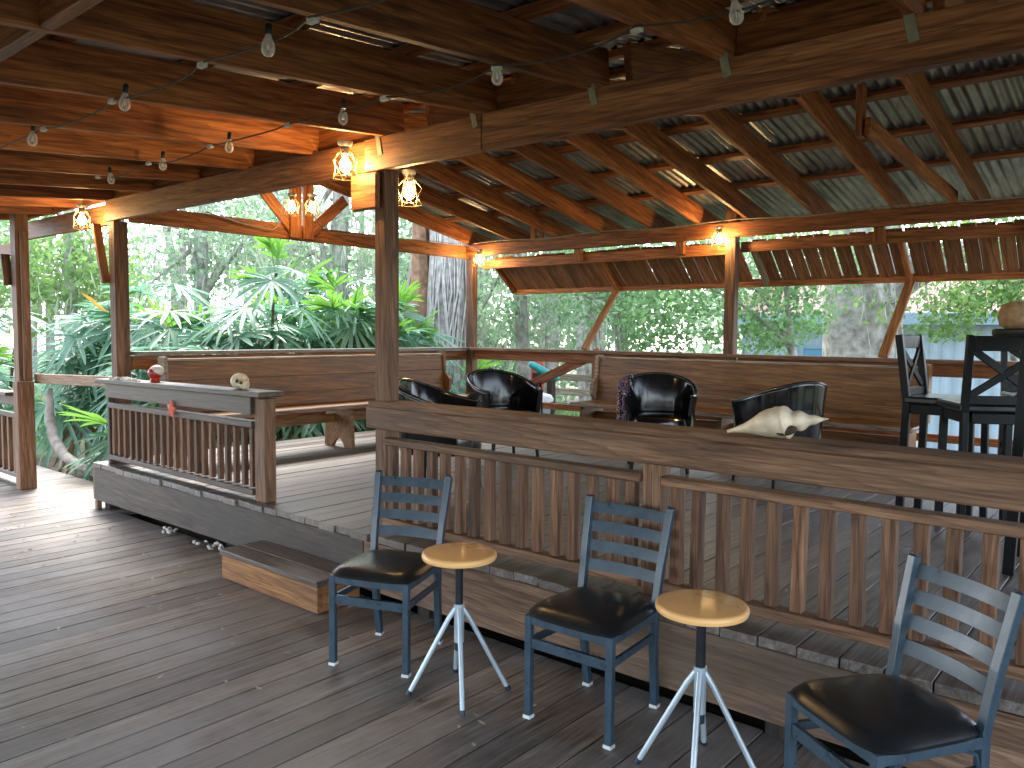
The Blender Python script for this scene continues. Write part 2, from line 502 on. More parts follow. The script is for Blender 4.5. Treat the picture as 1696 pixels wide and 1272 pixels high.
_boards = {}
def board_mesh(lx, ly, lz, mat, bev):
    key = (round(lx, 3), round(ly, 4), round(lz, 4), mat.name, bev)
    if key in _boards:
        return _boards[key]
    bm = bmesh.new()
    bmesh.ops.create_cube(bm, size=1.0)
    bmesh.ops.scale(bm, vec=(lx, ly, lz), verts=bm.verts)
    b = min(bev, 0.35 * min(lx, ly, lz))
    if b > 0:
        bmesh.ops.bevel(bm, geom=bm.edges[:], offset=b, segments=1, affect='EDGES', profile=0.5)
    me = bpy.data.meshes.new('board')
    bm.to_mesh(me)
    bm.free()
    me.materials.append(mat)
    _boards[key] = me
    return me

def frame(p0, p1, upv=(0, 0, 1)):
    x = (Vector(p1) - Vector(p0)).normalized()
    z = Vector(upv)
    z = (z - x * z.dot(x)).normalized()
    y = z.cross(x)
    c = (Vector(p0) + Vector(p1)) / 2
    return Matrix(((x.x, y.x, z.x, c.x), (x.y, y.y, z.y, c.y), (x.z, y.z, z.z, c.z), (0, 0, 0, 1)))

def beam(name, parent, mat, p0, p1, wid, hei, upv=(0, 0, 1), bev=0.004):
    """a plank from p0 to p1; wid across, hei along upv"""
    ln = (Vector(p1) - Vector(p0)).length
    me = board_mesh(ln, wid, hei, mat, bev)
    return link(name, me, parent, frame(p0, p1, upv))

def box(name, parent, mat, lo, hi, bev=0.004):
    """axis aligned piece, grain along its longest side"""
    lo, hi = Vector(lo), Vector(hi)
    d = hi - lo
    c = (lo + hi) / 2
    ax = max(range(3), key=lambda i: d[i])
    e = Vector((0, 0, 0))
    e[ax] = d[ax] / 2
    if ax == 2:
        return beam(name, parent, mat, c - e, c + e, d.x, d.y, (0, 1, 0), bev)
    if ax == 0:
        return beam(name, parent, mat, c - e, c + e, d.y, d.z, (0, 0, 1), bev)
    return beam(name, parent, mat, c - e, c + e, d.x, d.z, (0, 0, 1), bev)

def dup(root):
    r = root.copy()
    COL.objects.link(r)
    for ch in list(root.children):
        c = ch.copy()
        COL.objects.link(c)
        c.parent = r
        for g in list(ch.children):
            d = g.copy()
            COL.objects.link(d)
            d.parent = c
    return r

def place(o, loc, rz=0.0):
    o.matrix_basis = Matrix.Translation(loc) @ Matrix.Rotation(rz, 4, 'Z')

class MB:
    """collects geometry for ONE mesh part"""
    def __init__(self):
        self.v, self.f = [], []
    def add(self, verts, faces):
        k = len(self.v)
        self.v += [tuple(p) for p in verts]
        self.f += [tuple(i + k for i in q) for q in faces]
    def tube(self, pts, rads, n=8, cap=True):
        pts = [Vector(p) for p in pts]
        if not hasattr(rads, '__len__'):
            rads = [rads] * len(pts)
        ring = []
        prev = None
        vs, fs = [], []
        for i, p in enumerate(pts):
            t = (pts[min(i + 1, len(pts) - 1)] - pts[max(i - 1, 0)]).normalized()
            if prev is None:
                a = Vector((0, 0, 1)) if abs(t.z) < 0.9 else Vector((1, 0, 0))
            else:
                a = prev
            u = (a - t * a.dot(t)).normalized()
            prev = u
            v = t.cross(u)
            for k in range(n):
                an = 2 * math.pi * k / n
                vs.append(p + (u * math.cos(an) + v * math.sin(an)) * rads[i])
        for i in range(len(pts) - 1):
            for k in range(n):
                a, b = i * n + k, i * n + (k + 1) % n
                fs.append((a, b, b + n, a + n))
        if cap:
            fs.append(tuple(range(n - 1, -1, -1)))
            fs.append(tuple(range((len(pts) - 1) * n, len(pts) * n)))
        self.add(vs, fs)
    def bar(self, p0, p1, wid, hei, upv=(0, 0, 1)):
        m = frame(p0, p1, upv)
        ln = (Vector(p1) - Vector(p0)).length / 2
        vs = [m @ Vector((sx * ln, sy * wid / 2, sz * hei / 2)) for sx in (-1, 1) for sy in (-1, 1) for sz in (-1, 1)]
        self.add(vs, [(0, 1, 3, 2), (4, 6, 7, 5), (0, 4, 5, 1), (2, 3, 7, 6), (0, 2, 6, 4), (1, 5, 7, 3)])
    def lathe(self, prof, n=20, center=(0, 0, 0)):
        c = Vector(center)
        vs, fs = [], []
        for r, z in prof:
            for k in range(n):
                a = 2 * math.pi * k / n
                vs.append(c + Vector((r * math.cos(a), r * math.sin(a), z)))
        for i in range(len(prof) - 1):
            for k in range(n):
                a, b = i * n + k, i * n + (k + 1) % n
                fs.append((a, b, b + n, a + n))
        fs.append(tuple(range(n - 1, -1, -1)))
        fs.append(tuple(range((len(prof) - 1) * n, len(prof) * n)))
        self.add(vs, fs)
    def build(self, name, mat, parent=None, smooth=False, bevel=0.0, world=None):
        me = mesh_from(name, self.v, self.f, mat, smooth)
        if bevel:
            bm = bmesh.new()
            bm.from_mesh(me)
            bmesh.ops.bevel(bm, geom=bm.edges[:], offset=bevel, segments=1, affect='EDGES', profile=0.5)
            bm.to_mesh(me)
            bm.free()
        if smooth:
            me.set_sharp_from_angle(angle=rad(45))
        return link(name, me, parent, world)

# ================================================================== SETTING
def ground_z(x, y):
    d = max(0.0, y - 9.0) / 10.0
    return -0.32 - 0.5 * min(1.0, d) + 0.05 * math.sin(x * 0.7) * math.cos(y * 0.6)

def build_ground():
    n = 90
    xs = [-90 + 180 * i / n for i in range(n + 1)]
    xs = [x * (abs(x) / 90) ** 0.6 for x in xs]
    vs = [(x - 3, y + 6, ground_z(x - 3, y + 6)) for y in xs for x in xs]
    fs = []
    for j in range(n):
        for i in range(n):
            a = j * (n + 1) + i
            fs.append((a, a + 1, a + n + 2, a + n + 1))
    o = link('ground', mesh_from('ground', vs, fs, M['ground'], True))
    o['kind'] = 'structure'
build_ground()

# ---- lower deck: planks run along Y
PITCH_B = 0.155
low = empty('lower_deck', (-3, 0, 0))
low['kind'] = 'structure'
x = -3.69 - 0.155 * 47
rs = random.Random(3)
while x < 1.6:
    y1 = 3.45 if x < -7.0 else 3.02
    z = rs.uniform(-0.0018, 0.0012)
    cut = rs.uniform(-0.6, 2.4)
    if rs.random() < 0.4 and x > -9:
        beam('plank', low, M['deck_low'], (x + .0775, -1.8, -.019 + z), (x + .0775, cut, -.019 + z), .1485, .038, bev=.002)
        beam('plank', low, M['deck_low'], (x + .0775, cut + .005, -.019 - z), (x + .0775, y1, -.019 - z), .1485, .038, bev=.002)
    else:
        beam('plank', low, M['deck_low'], (x + .0775, -1.8, -.019 + z), (x + .0775, y1, -.019 + z), .1485, .038, bev=.002)
    x += PITCH_B
box('deck_joist', low, M['dark_wood'], (-11, 3.30, -.22), (-7.2, 3.36, -.042))
box('deck_joist', low, M['dark_wood'], (-11, 1.0, -.22), (1.5, 1.06, -.042))
box('deck_joist', low, M['dark_wood'], (-11, -1.6, -.22), (1.5, -1.54, -.042))

# ---- raised platform
ZP = 0.41
plat = empty('raised_deck', (-3, 5, 0))
plat['kind'] = 'structure'
x = -0.905 - 0.155 * 41
rs = random.Random(5)
while x < 2.3:
    z = rs.uniform(-0.002, 0.002)
    y0 = 2.93 + rs.uniform(-0.012, 0.012)
    cut = rs.uniform(4.0, 6.6)
    if rs.random() < 0.5:
        beam('plank', plat, M['deck_up'], (x + .0775, y0, ZP - .02 + z), (x + .0775, cut, ZP - .02 + z), .149, .04, bev=.002)
        beam('plank', plat, M['deck_up'], (x + .0775, cut + .005, ZP - .02 - z), (x + .0775, 7.66, ZP - .02 - z), .149, .04, bev=.002)
    else:
        beam('plank', plat, M['deck_up'], (x + .0775, y0, ZP - .02 + z), (x + .0775, 7.66, ZP - .02 + z), .149, .04, bev=.002)
    x += PITCH_B
def fascia(xa, xb, z0, z1, mat, y=2.945):
    return box('fascia_board', plat, mat, (xa, y, z0), (xb, y + .04, z1))
fascia(-7.26, -3.60, .08, .366, M['fascia_dark'])
fascia(-3.597, 2.3, .078, .364, M['fascia'])
box('edge_board', plat, M['fascia'], (-7.30, 2.95, .08), (-7.262, 7.66, .405))
box('edge_board', plat, M['fascia'], (-7.26, 7.662, .08), (2.3, 7.70, .405))
for xx in (-7.19, -5.2, -3.2, -1.2, .8):
    box('foundation_post', plat, M['dark_wood'], (xx, 3.0, -.3), (xx + .09, 3.09, .367))
box('under_deck_board', plat, M['dark_wood'], (-7.0, 3.22, -.3), (2.3, 3.26, .367))
box('under_deck_board', plat, M['dark_wood'], (-7.22, 3.30, -.4), (-7.18, 7.6, .36))  # this skirt and the next two are added to block light under the platform
box('under_deck_board', plat, M['dark_wood'], (2.31, 3.0, -.4), (2.35, 7.6, .40))
box('under_deck_board', plat, M['dark_wood'], (-7.2, 7.61, -.45), (2.3, 7.65, .36))
for yy in (3.7, 4.3, 4.9, 5.5, 6.1, 6.7, 7.3):
    box('deck_joist', plat, M['dark_wood'], (-7.17, yy, .18), (2.3, yy + .04, .364))  # near-black joists added below the planks so the gaps stay dark
beam('under_deck_board', plat, M['fascia'], (-7.235, 2.965, -.02), (-7.235, 2.965, .078), .05, .04, (0, 1, 0))

# ================================================================== PAVILION
pav = empty('pavilion', (-3.5, 5, 0))
tag(pav, 'open timber pavilion with posts, rafters and corrugated metal roof over both decks', 'pavilion')
W, B = M['post'], M['beam']
R_ = M['rafter']
# posts
def post(x0, x1, y0, y1, z0, z1):
    return box('post', pav, W, (x0, y0, z0), (x1, y1, z1), .006)
post(-7.205, -7.09, 3.09, 3.21, ZP, 2.51)
post(-3.665, -3.57, 3.09, 3.20, ZP, 2.51)
post(0.03, .13, 3.09, 3.20, ZP, 2.51)
post(-7.10, -6.985, 7.50, 7.60, ZP, 2.53)
post(-3.53, -3.42, 7.46, 7.56, ZP, 2.86)
post(.05, .16, 7.50, 7.60, ZP, 2.53)
# left post of the lower deck, with the wide board strapped to its foot
post(-8.86, -8.72, 2.86, 2.98, 0, 2.74)
box('post_board', pav, W, (-8.715, 2.80, 0), (-8.60, 2.95, 1.06), .006)
box('post_board', pav, W, (-8.715, 2.89, 1.061), (-8.66, 2.96, 2.52), .006)
post(-8.85, -8.73, -3.6, -3.48, -.3, 2.12)
post(1.0, 1.1, -3.6, -3.48, -.3, 2.12)
box('beam', pav, B, (-9.5, -3.56, 1.94), (2.4, -3.52, 2.115))  # unseen rear support for the roof extended behind the camera
# front beam (two boards with a joint) and left beam
box('beam', pav, B, (-3.70, 3.045, 2.50), (-2.782, 3.088, 2.685))
box('beam', pav, B, (-2.778, 3.045, 2.502), (2.4, 3.088, 2.683))
box('beam', pav, B, (-3.66, 3.092, 2.512), (2.4, 3.135, 2.68))
box('beam', pav, B, (-7.28, 3.10, 2.515), (-3.72, 3.15, 2.70))
box('beam', pav, B, (-9.6, 3.155, 2.50), (-7.20, 3.20, 2.68))
# bracket block on the central post, and its lower rounding
box('bracket_block', pav, B, (-3.84, 3.05, 2.285), (-3.60, 3.087, 2.498), .012)
beam('knee_brace', pav, M['brace'], (-7.40, 3.07, 2.50), (-7.225, 3.07, 1.98), .04, .07, (0, 1, 0))
beam('knee_brace', pav, W, (-8.95, 2.84, 2.30), (-8.875, 2.84, 2.0), .04, .08, (0, 1, 0))
box('beam', pav, B, (-10.5, 2.90, 2.30), (-8.865, 2.95, 2.42))
# gable tie beam, braces and king posts on the left end
box('tie_beam', pav, R_, (-7.09, 3.215, 2.505), (-7.045, 7.49, 2.66))
beam('truss_brace', pav, R_, (-7.03, 4.50, 2.97), (-7.03, 4.88, 2.585), .03, .12, (0, 1, 0))
beam('truss_brace', pav, R_, (-7.03, 5.52, 2.99), (-7.03, 5.04, 2.585), .03, .12, (0, 1, 0))
box('king_post', pav, R_, (-7.02, 4.80, 2.52), (-6.985, 4.93, 3.10))
box('king_post', pav, R_, (-7.02, 4.96, 2.52), (-6.985, 5.08, 3.10))
# far beams
box('beam', pav, R_, (-7.10, 7.44, 2.53), (2.4, 7.49, 2.675))
box('beam', pav, R_, (-6.86, 7.565, 2.375), (-3.535, 7.61, 2.485))
box('beam', pav, R_, (-3.415, 7.565, 2.39), (2.4, 7.61, 2.492))
for xx in (-5.4, -4.1, -2.15, -1.0, .3):
    box('spacer_block', pav, R_, (xx, 7.495, 2.40), (xx + .09, 7.562, 2.60))
# rafters over the platform: ridge along X at y = 5.2
YR, ZR, Y_F, Y_B = 5.2, 3.105, 3.06, 7.95
SF = (ZR - 2.69) / (YR - 3.10)
SB = (ZR - 2.682) / (7.5 - YR)
RH = .185
def zf(y): return ZR - SF * (YR - y)
def zb(y): return ZR - SB * (y - YR)
raf_x = [-7.03, -6.30, -5.66, -5.01, -4.38, -3.83, -3.29, -2.66, -1.99, -1.36, -.72, -.08, .56, 1.2, 1.84, 2.4]
rs = random.Random(11)
for i, xx in enumerate(raf_x):
    j = rs.uniform(-.012, .012)
    if xx < -6.5:
        j = 0
    beam('rafter', pav, R_, (xx, Y_F + .10, zf(Y_F + .10) + RH / 2), (xx, YR, ZR + RH / 2), .04, RH)
    beam('rafter', pav, R_, (xx + .001 + j, YR + .002, ZR + RH / 2 - .002), (xx + .001 + j, Y_B, zb(Y_B) + RH / 2), .04, RH)
box('ridge_board', pav, R_, (-7.0, YR - .018, ZR + RH + .001), (2.4, YR + .018, ZR + RH + .035))
def purlin(y, z, sl, mat=R_):
    beam('purlin', pav, mat, (-7.25, y, z + RH + .02), (2.45, y, z + RH + .02), .085, .036, (0, -sl, 1))
for y in (5.36, 5.80, 6.46, 7.12, 8.30):
    purlin(y, zb(y), -SB)
for y in (3.42, 3.95, 4.5, 4.96):
    purlin(y, zf(y), SF)
# lower roof joists: they climb gently to the front beam
SL = 0.085
JH = .195
def zl(y): return 2.69 - SL * (3.08 - y)
jx = [-9.3, -8.6, -7.9, -7.24, -6.5, -5.78, -5.04, -4.3, -3.545, -2.80, -2.13, -1.49, -.78, -.1, .58, 1.26, 1.94, 2.4]
rs = random.Random(12)
for xx in jx:
    yb = 3.16 + rs.uniform(0, .06)
    beam('joist', pav, R_, (xx, -3.9, zl(-3.9) + JH / 2), (xx, yb, zl(yb) + JH / 2), .04, JH)
beam('header_beam', pav, R_, (-9.5, 1.02, zl(1.02) + .092), (2.5, 1.02, zl(1.02) + .092), .045, .18)
for y in (-3.7, -2.95, -2.2, -1.6, -1.0, -.35, .35, 1.35, 1.95, 2.55, 3.02):
    beam('purlin', pav, R_, (-9.6, y, zl(y) + JH + .02), (2.5, y, zl(y) + JH + .02), .085, .036, (0, -SL, 1))
for k in range(len(jx) - 1):      # blocking between the joist ends, a few sticks of odd height as in the picture
    if jx[k] > -3.6 and k % 2 == 0:
        continue
    beam('blocking', pav, R_, (jx[k] + .022, 3.17, 2.785), (jx[k + 1] - .022, 3.17, 2.785), .035, .15)
# hanging truss remains on the right, stub post on the far beam
beam('king_post', pav, R_, (-1.60, 5.23, 2.80), (-1.60, 5.23, 3.12), .09, .038, (1, 0, 0))
beam('truss_chord', pav, R_, (-1.55, 5.20, 2.86), (-1.50, 7.44, 2.715), .035, .11)
box('stub_post', pav, R_, (-5.98, 7.42, 2.68), (-5.90, 7.438, 2.86))
box('stub_post', pav, R_, (-5.86, 7.42, 2.68), (-5.79, 7.438, 2.86))
# corrugated roof sheets
def sheet_mesh(wid, ln, pitch=.076, amp=.009):
    n = int(round(wid / pitch * 8))
    vs, fs = [], []
    for i in range(n + 1):
        xx = -wid / 2 + wid * i / n
        zz = amp * math.cos(2 * math.pi * xx / pitch)
        vs.append((xx, -ln / 2, zz))
        vs.append((xx, ln / 2, zz))
    for i in range(n):
        fs.append((2 * i, 2 * i + 2, 2 * i + 3, 2 * i + 1))
    return mesh_from('roof_sheet', vs, fs, M['roof'], True)
def sheets(x0, x1, ya, za, yb, zb_, lift):
    ln = math.hypot(yb - ya, zb_ - za)
    wid = .684
    me = sheet_mesh(wid + .05, ln)
    ang = math.atan2(zb_ - za, yb - ya)
    xx = x0
    k = 0
    while xx < x1:
        m = Matrix.Translation((xx + wid / 2, (ya + yb) / 2, (za + zb_) / 2 + lift + (.004 if k % 2 else 0))) @ Matrix.Rotation(ang, 4, 'X')
        link('roof_sheet', me, pav, m)
        xx += wid
        k += 1
T = RH + .048
sheets(-7.40, 2.4, YR - .005, ZR, 8.42, zb(8.42), T)
sheets(-7.40, 2.4, 3.10, zf(3.10), YR - .02, zf(YR - .02), T)
TL = JH + .048
sheets(-9.7, 2.4, -4.05, zl(-4.05), 3.30, zl(3.30), TL)  # extended unseen behind the camera to cut the sky light on the decks
# galvanised straps where joists meet the front beam
for xx, hh in ((-3.57, .10), (-2.83, .06), (-2.10, .075), (-1.46, .075), (-.775, .09)):
    beam('strap', pav, M['plate'], (xx + .012, 3.0425, 2.68 - hh), (xx - .012, 3.0425, 2.70), .035, .003, (0, 1, 0), 0)

# ---- propped awning on the far side
aw = empty('board_awning', (-3.5, 7.8, 2.2))
tag(aw, 'sloping awning of brown boards with light gaps, propped out beyond the far beam', 'awning')
A0 = Vector((0, 7.63, 2.512)); A1 = Vector((0, 8.06, 2.135))
rs = random.Random(21)
x = -6.72
nrm = (0, A0.z - A1.z, A1.y - A0.y)
while x < 2.2:
    wd = rs.choice([.14, .14, .14, .115])
    g = rs.choice([.002, .003, .006, .010, .013]) if x < -3.4 else rs.choice([.004, .010, .016, .019, .024])
    jg = rs.uniform(-.012, .014)
    if abs(x + 3.47) > .05:
        o = beam('board', aw, M['awning'], (x + wd / 2, A0.y - jg, A0.z + jg * .78), (x + wd / 2, A1.y, A1.z), wd, .018, nrm, .002)
    x += wd + g
beam('frame_rail', aw, R_, (-6.74, 8.07, 2.115), (2.2, 8.07, 2.115), .035, .085)
for xx in (-6.735, -5.15, -3.33, -1.97, -.4, 1.0):
    d = Vector((0, -.02, -.045))
    beam('frame_rib', aw, R_ if xx != -3.33 else M['pew_pale'], (xx, A0.y + .005, A0.z - .055), (xx, A1.y - .02, A1.z - .03), .045, .07, nrm)
beam('prop', aw, M['brace'], (-5.31, 7.60, 1.385), (-5.16, 8.04, 2.09), .035, .085, (1, 0, 0))
beam('prop', aw, M['brace'], (-2.06, 7.60, 1.385), (-1.96, 8.04, 2.09), .035, .085, (1, 0, 0))

# ================================================================== RAILINGS
def balusters(parent, x0, x1, y, z0, z1, mat, pitch=.1085, wid=.048, dep=.046, seed=1):
    rs = random.Random(seed)
    n = int((x1 - x0) / pitch)
    off = ((x1 - x0) - n * pitch) / 2
    for i in range(n + 1):
        xx = x0 + off + i * pitch + rs.uniform(-.004, .004)
        beam('baluster', parent, M['baluster'], (xx + rs.uniform(-.004, .004), y, z0), (xx, y, z1), wid, dep, (0, 1, 0), .003)

fr = empty('front_railing', (-1.8, 3.06, ZP))
tag(fr, 'long brown railing with thick top board along the platform front, holding the conch shell', 'railing')
G = M['rail_brown']
beam('top_board', fr, G, (-3.685, 3.055, 1.072), (2.3, 3.055, 1.072), .04, .128, bev=.006)
beam('cap', fr, G, (-3.675, 3.125, 1.150), (2.3, 3.125, 1.150), .165, .036, bev=.006)
def fr_section(xa, xb, seed):
    beam('upper_rail', fr, G, (xa, 3.10, .935), (xb, 3.10, .935), .075, .04)
    beam('lower_rail', fr, G, (xa, 3.095, .462), (xb, 3.095, .462), .075, .045)
    balusters(fr, xa + .035, xb - .035, 3.098, .486, .914, G, seed=seed)
fr_section(-3.565, -1.83, 1)
fr_section(-1.725, .03, 2)
fr_section(.14, 2.2, 3)
box('post', fr, G, (-1.825, 3.078, ZP), (-1.73, 3.165, 1.13))

fl = empty('short_front_railing', (-5.9, 3.02, ZP))
tag(fl, 'short weathered grey railing left of the platform opening, carrying the skull and coral star', 'railing')
G2 = M['rail_grey']
beam('cap', fl, G2, (-7.20, 3.04, 1.128), (-4.66, 3.04, 1.148), .20, .036, bev=.005)
beam('top_board', fl, G2, (-7.08, 2.995, 1.055), (-4.82, 2.995, 1.068), .04, .125)
beam('upper_rail', fl, G2, (-7.04, 3.02, .925), (-4.82, 3.02, .935), .075, .045)
beam('lower_rail', fl, G2, (-7.04, 3.02, .478), (-4.82, 3.02, .468), .075, .04)
balusters(fl, -7.02, -4.84, 3.02, .500, .905, M['rail_brown'], pitch=.1065, wid=.036, dep=.036, seed=4)
box('end_post', fl, M['rail_brown'], (-4.815, 3.0, ZP), (-4.69, 3.09, 1.12), .006)
box('end_post', fl, G2, (-7.085, 2.992, ZP), (-7.045, 3.085, .99), .006)

sr = empty('side_railing', (-7.1, 5.3, ZP))
tag(sr, 'side railing behind the left pew with a pale flat cap running to the far corner', 'railing')
beam('cap', sr, M['deck_up'], (-7.06, 3.215, 1.365), (-7.06, 7.62, 1.365), .13, .034)
beam('upper_rail', sr, R_, (-7.09, 3.215, 1.28), (-7.09, 7.495, 1.28), .04, .12)
beam('lower_rail', sr, R_, (-7.09, 3.215, .70), (-7.09, 7.495, .70), .04, .07)
br = empty('far_railing', (-3.5, 7.55, ZP))
tag(br, 'far railing behind the second pew with a brown cap and diagonal brace', 'railing')
beam('cap', br, M['rail_brown'], (-6.99, 7.52, 1.362), (2.3, 7.52, 1.362), .15, .036)
beam('upper_rail', br, R_, (-6.98, 7.56, 1.285), (-3.54, 7.56, 1.285), .04, .11)
beam('upper_rail', br, R_, (-3.41, 7.56, 1.285), (.04, 7.56, 1.285), .04, .11)
beam('brace', br, R_, (-6.15, 7.61, .92), (-5.10, 7.61, 1.36), .04, .11)
beam('lower_rail', br, R_, (-6.98, 7.58, .70), (-3.54, 7.58, .70), .04, .07)
beam('lower_rail', br, R_, (-3.41, 7.58, .70), (.04, 7.58, .70), .04, .07)
box('rail_post', br, R_, (-5.13, 7.50, ZP), (-5.04, 7.54, 1.33))
# wall plate above the lower deck between the lower-deck post and the platform
gb = empty('cross_board', (-8.0, 3.02, 1.1))
tag(gb, 'bare pale pine board nailed across the gap left of the platform', 'board')
beam('board', gb, M['board_new'], (-8.70, 3.0, 1.08), (-7.0, 3.10, 1.118), .03, .095)
lf = empty('edge_railing', (-9.6, 2.85, 0))
tag(lf, 'lower deck railing at the far left edge of the picture', 'railing')
beam('cap', lf, G2, (-11.0, 2.86, .905), (-8.875, 2.86, .925), .16, .036)
beam('top_board', lf, G2, (-11.0, 2.91, .83), (-8.875, 2.91, .85), .04, .10)
beam('upper_rail', lf, G2, (-11.0, 2.90, .70), (-8.875, 2.90, .70), .075, .04)
beam('lower_rail', lf, G2, (-11.0, 2.90, .10), (-8.875, 2.90, .10), .075, .04)
for k in range(12):
    xx = -8.98 - k * .165
    beam('baluster', lf, M['rail_brown'], (xx, 2.90, .122), (xx, 2.90, .678), .05, .045, (0, 1, 0))

# ---- step box
st = empty('step', (-4.1, 2.8, 0))
tag(st, 'low wooden step box with orange front below the platform opening', 'step')
box('front_board', st, M['step'], (-4.62, 2.635, 0.002), (-3.62, 2.672, .152))
box('side_board', st, M['step'], (-3.657, 2.674, .002), (-3.622, 2.938, .150))
box('side_board', st, M['step'], (-4.618, 2.674, .002), (-4.583, 2.938, .150))
box('tread', st, M['step_top'], (-4.63, 2.625, .154), (-3.61, 2.772, .187))
box('tread', st, M['step_top'], (-4.63, 2.778, .154), (-3.61, 2.938, .186))

# ================================================================== PEWS
def pew(name, length, label, armed):
    """local: x runs along the pew, back towards +y, seat front at -y"""
    t = empty(name)
    tag(t, label, 'pew', 'wooden pews')
    h = length / 2
    P = M['pew']
    tilt = .05
    bl, bh = Vector((0, .182, .832 - ZP)), Vector((0, .238, 1.300 - ZP))
    for f0, f1 in ((0, .30), (.30, .64), (.64, 1.0)):
        m0 = bl.lerp(bh, (f0 + f1) / 2)
        beam('back_board', t, P, (-h + .037, m0.y, m0.z), (h - .037, m0.y, m0.z), .024, (bh - bl).length * (f1 - f0) - .0012, (0, bh.y - bl.y, bh.z - bl.z), .003)
    beam('back_cap', t, M['pew_pale'], (-h + .03, .235, 1.312 - ZP), (h - .03, .235, 1.312 - ZP), .05, .022)
    beam('seat', t, M['pew'], (-h, -.03, .835 - ZP), (h, -.03, .835 - ZP), .44, .03, bev=.01)
    beam('seat_edge', t, M['pew_pale'], (-h, -.262, .832 - ZP), (h, -.262, .832 - ZP), .02, .042, bev=.008)
    beam('stretcher', t, P, (-h + .1, .06, .70 - ZP), (h - .1, .06, .70 - ZP), .03, .085)
    n = 3
    for k in range(n):          # panel legs with an arched cut-out
        xx = -h + .10 + (length - .2) * k / (n - 1)
        out = [(-.22, 0), (-.10, 0), (-.075, .045), (-.03, .085), (.0, .095), (.03, .085), (.075, .045), (.10, 0), (.22, 0), (.19, .405), (-.19, .405)]
        a = [(xx - .02, yy, zz) for yy, zz in out]
        b = [(xx + .02, yy, zz) for yy, zz in out]
        m = len(out)
        mb = MB()
        # split as two legs and a bridge so that the arch stays clean
        quads = [(0, 1, 2, 10), (2, 3, 10), (3, 4, 10), (4, 9, 10), (4, 5, 9), (5, 6, 9), (6, 7, 8, 9)]
        fs = [tuple(reversed(q)) for q in quads] + [tuple(i + m for i in q) for q in quads]
        fs += [(i, (i + 1) % m, (i + 1) % m + m, i + m) for i in range(m)]
        mb.add(a + b, fs)
        mb.build('leg', M['pew'], t)
    for sx in (-1, 1):          # shaped end panel
        prof = [(.17, .44), (.30, .44), (.305, .93), (.20, .93), (.185, .70), (.10, .62), (.10, .50)]
        a = [(sx * h - sx * .0, yy, zz) for yy, zz in prof]
        b = [(sx * h - sx * .036, yy, zz) for yy, zz in prof]
        m = len(prof)
        mb = MB()
        mb.add(a + b, [tuple(range(m)), tuple(range(2 * m - 1, m - 1, -1))] + [(i, i + m, (i + 1) % m + m, (i + 1) % m) for i in range(m)])
        mb.build('end_panel', M['pew_pale'] if sx < 0 else M['pew'], t)
    return t
p1 = pew('pew', 3.42, 'long wooden pew along the left side, its leg panel seen by the opening', True)
place(p1, (-6.50, 5.02, ZP), rad(90))
p2 = pew('pew', 3.32, 'wooden pew along the far railing behind the black tub chairs', False)
place(p2, (-3.26, 7.06, ZP), 0)

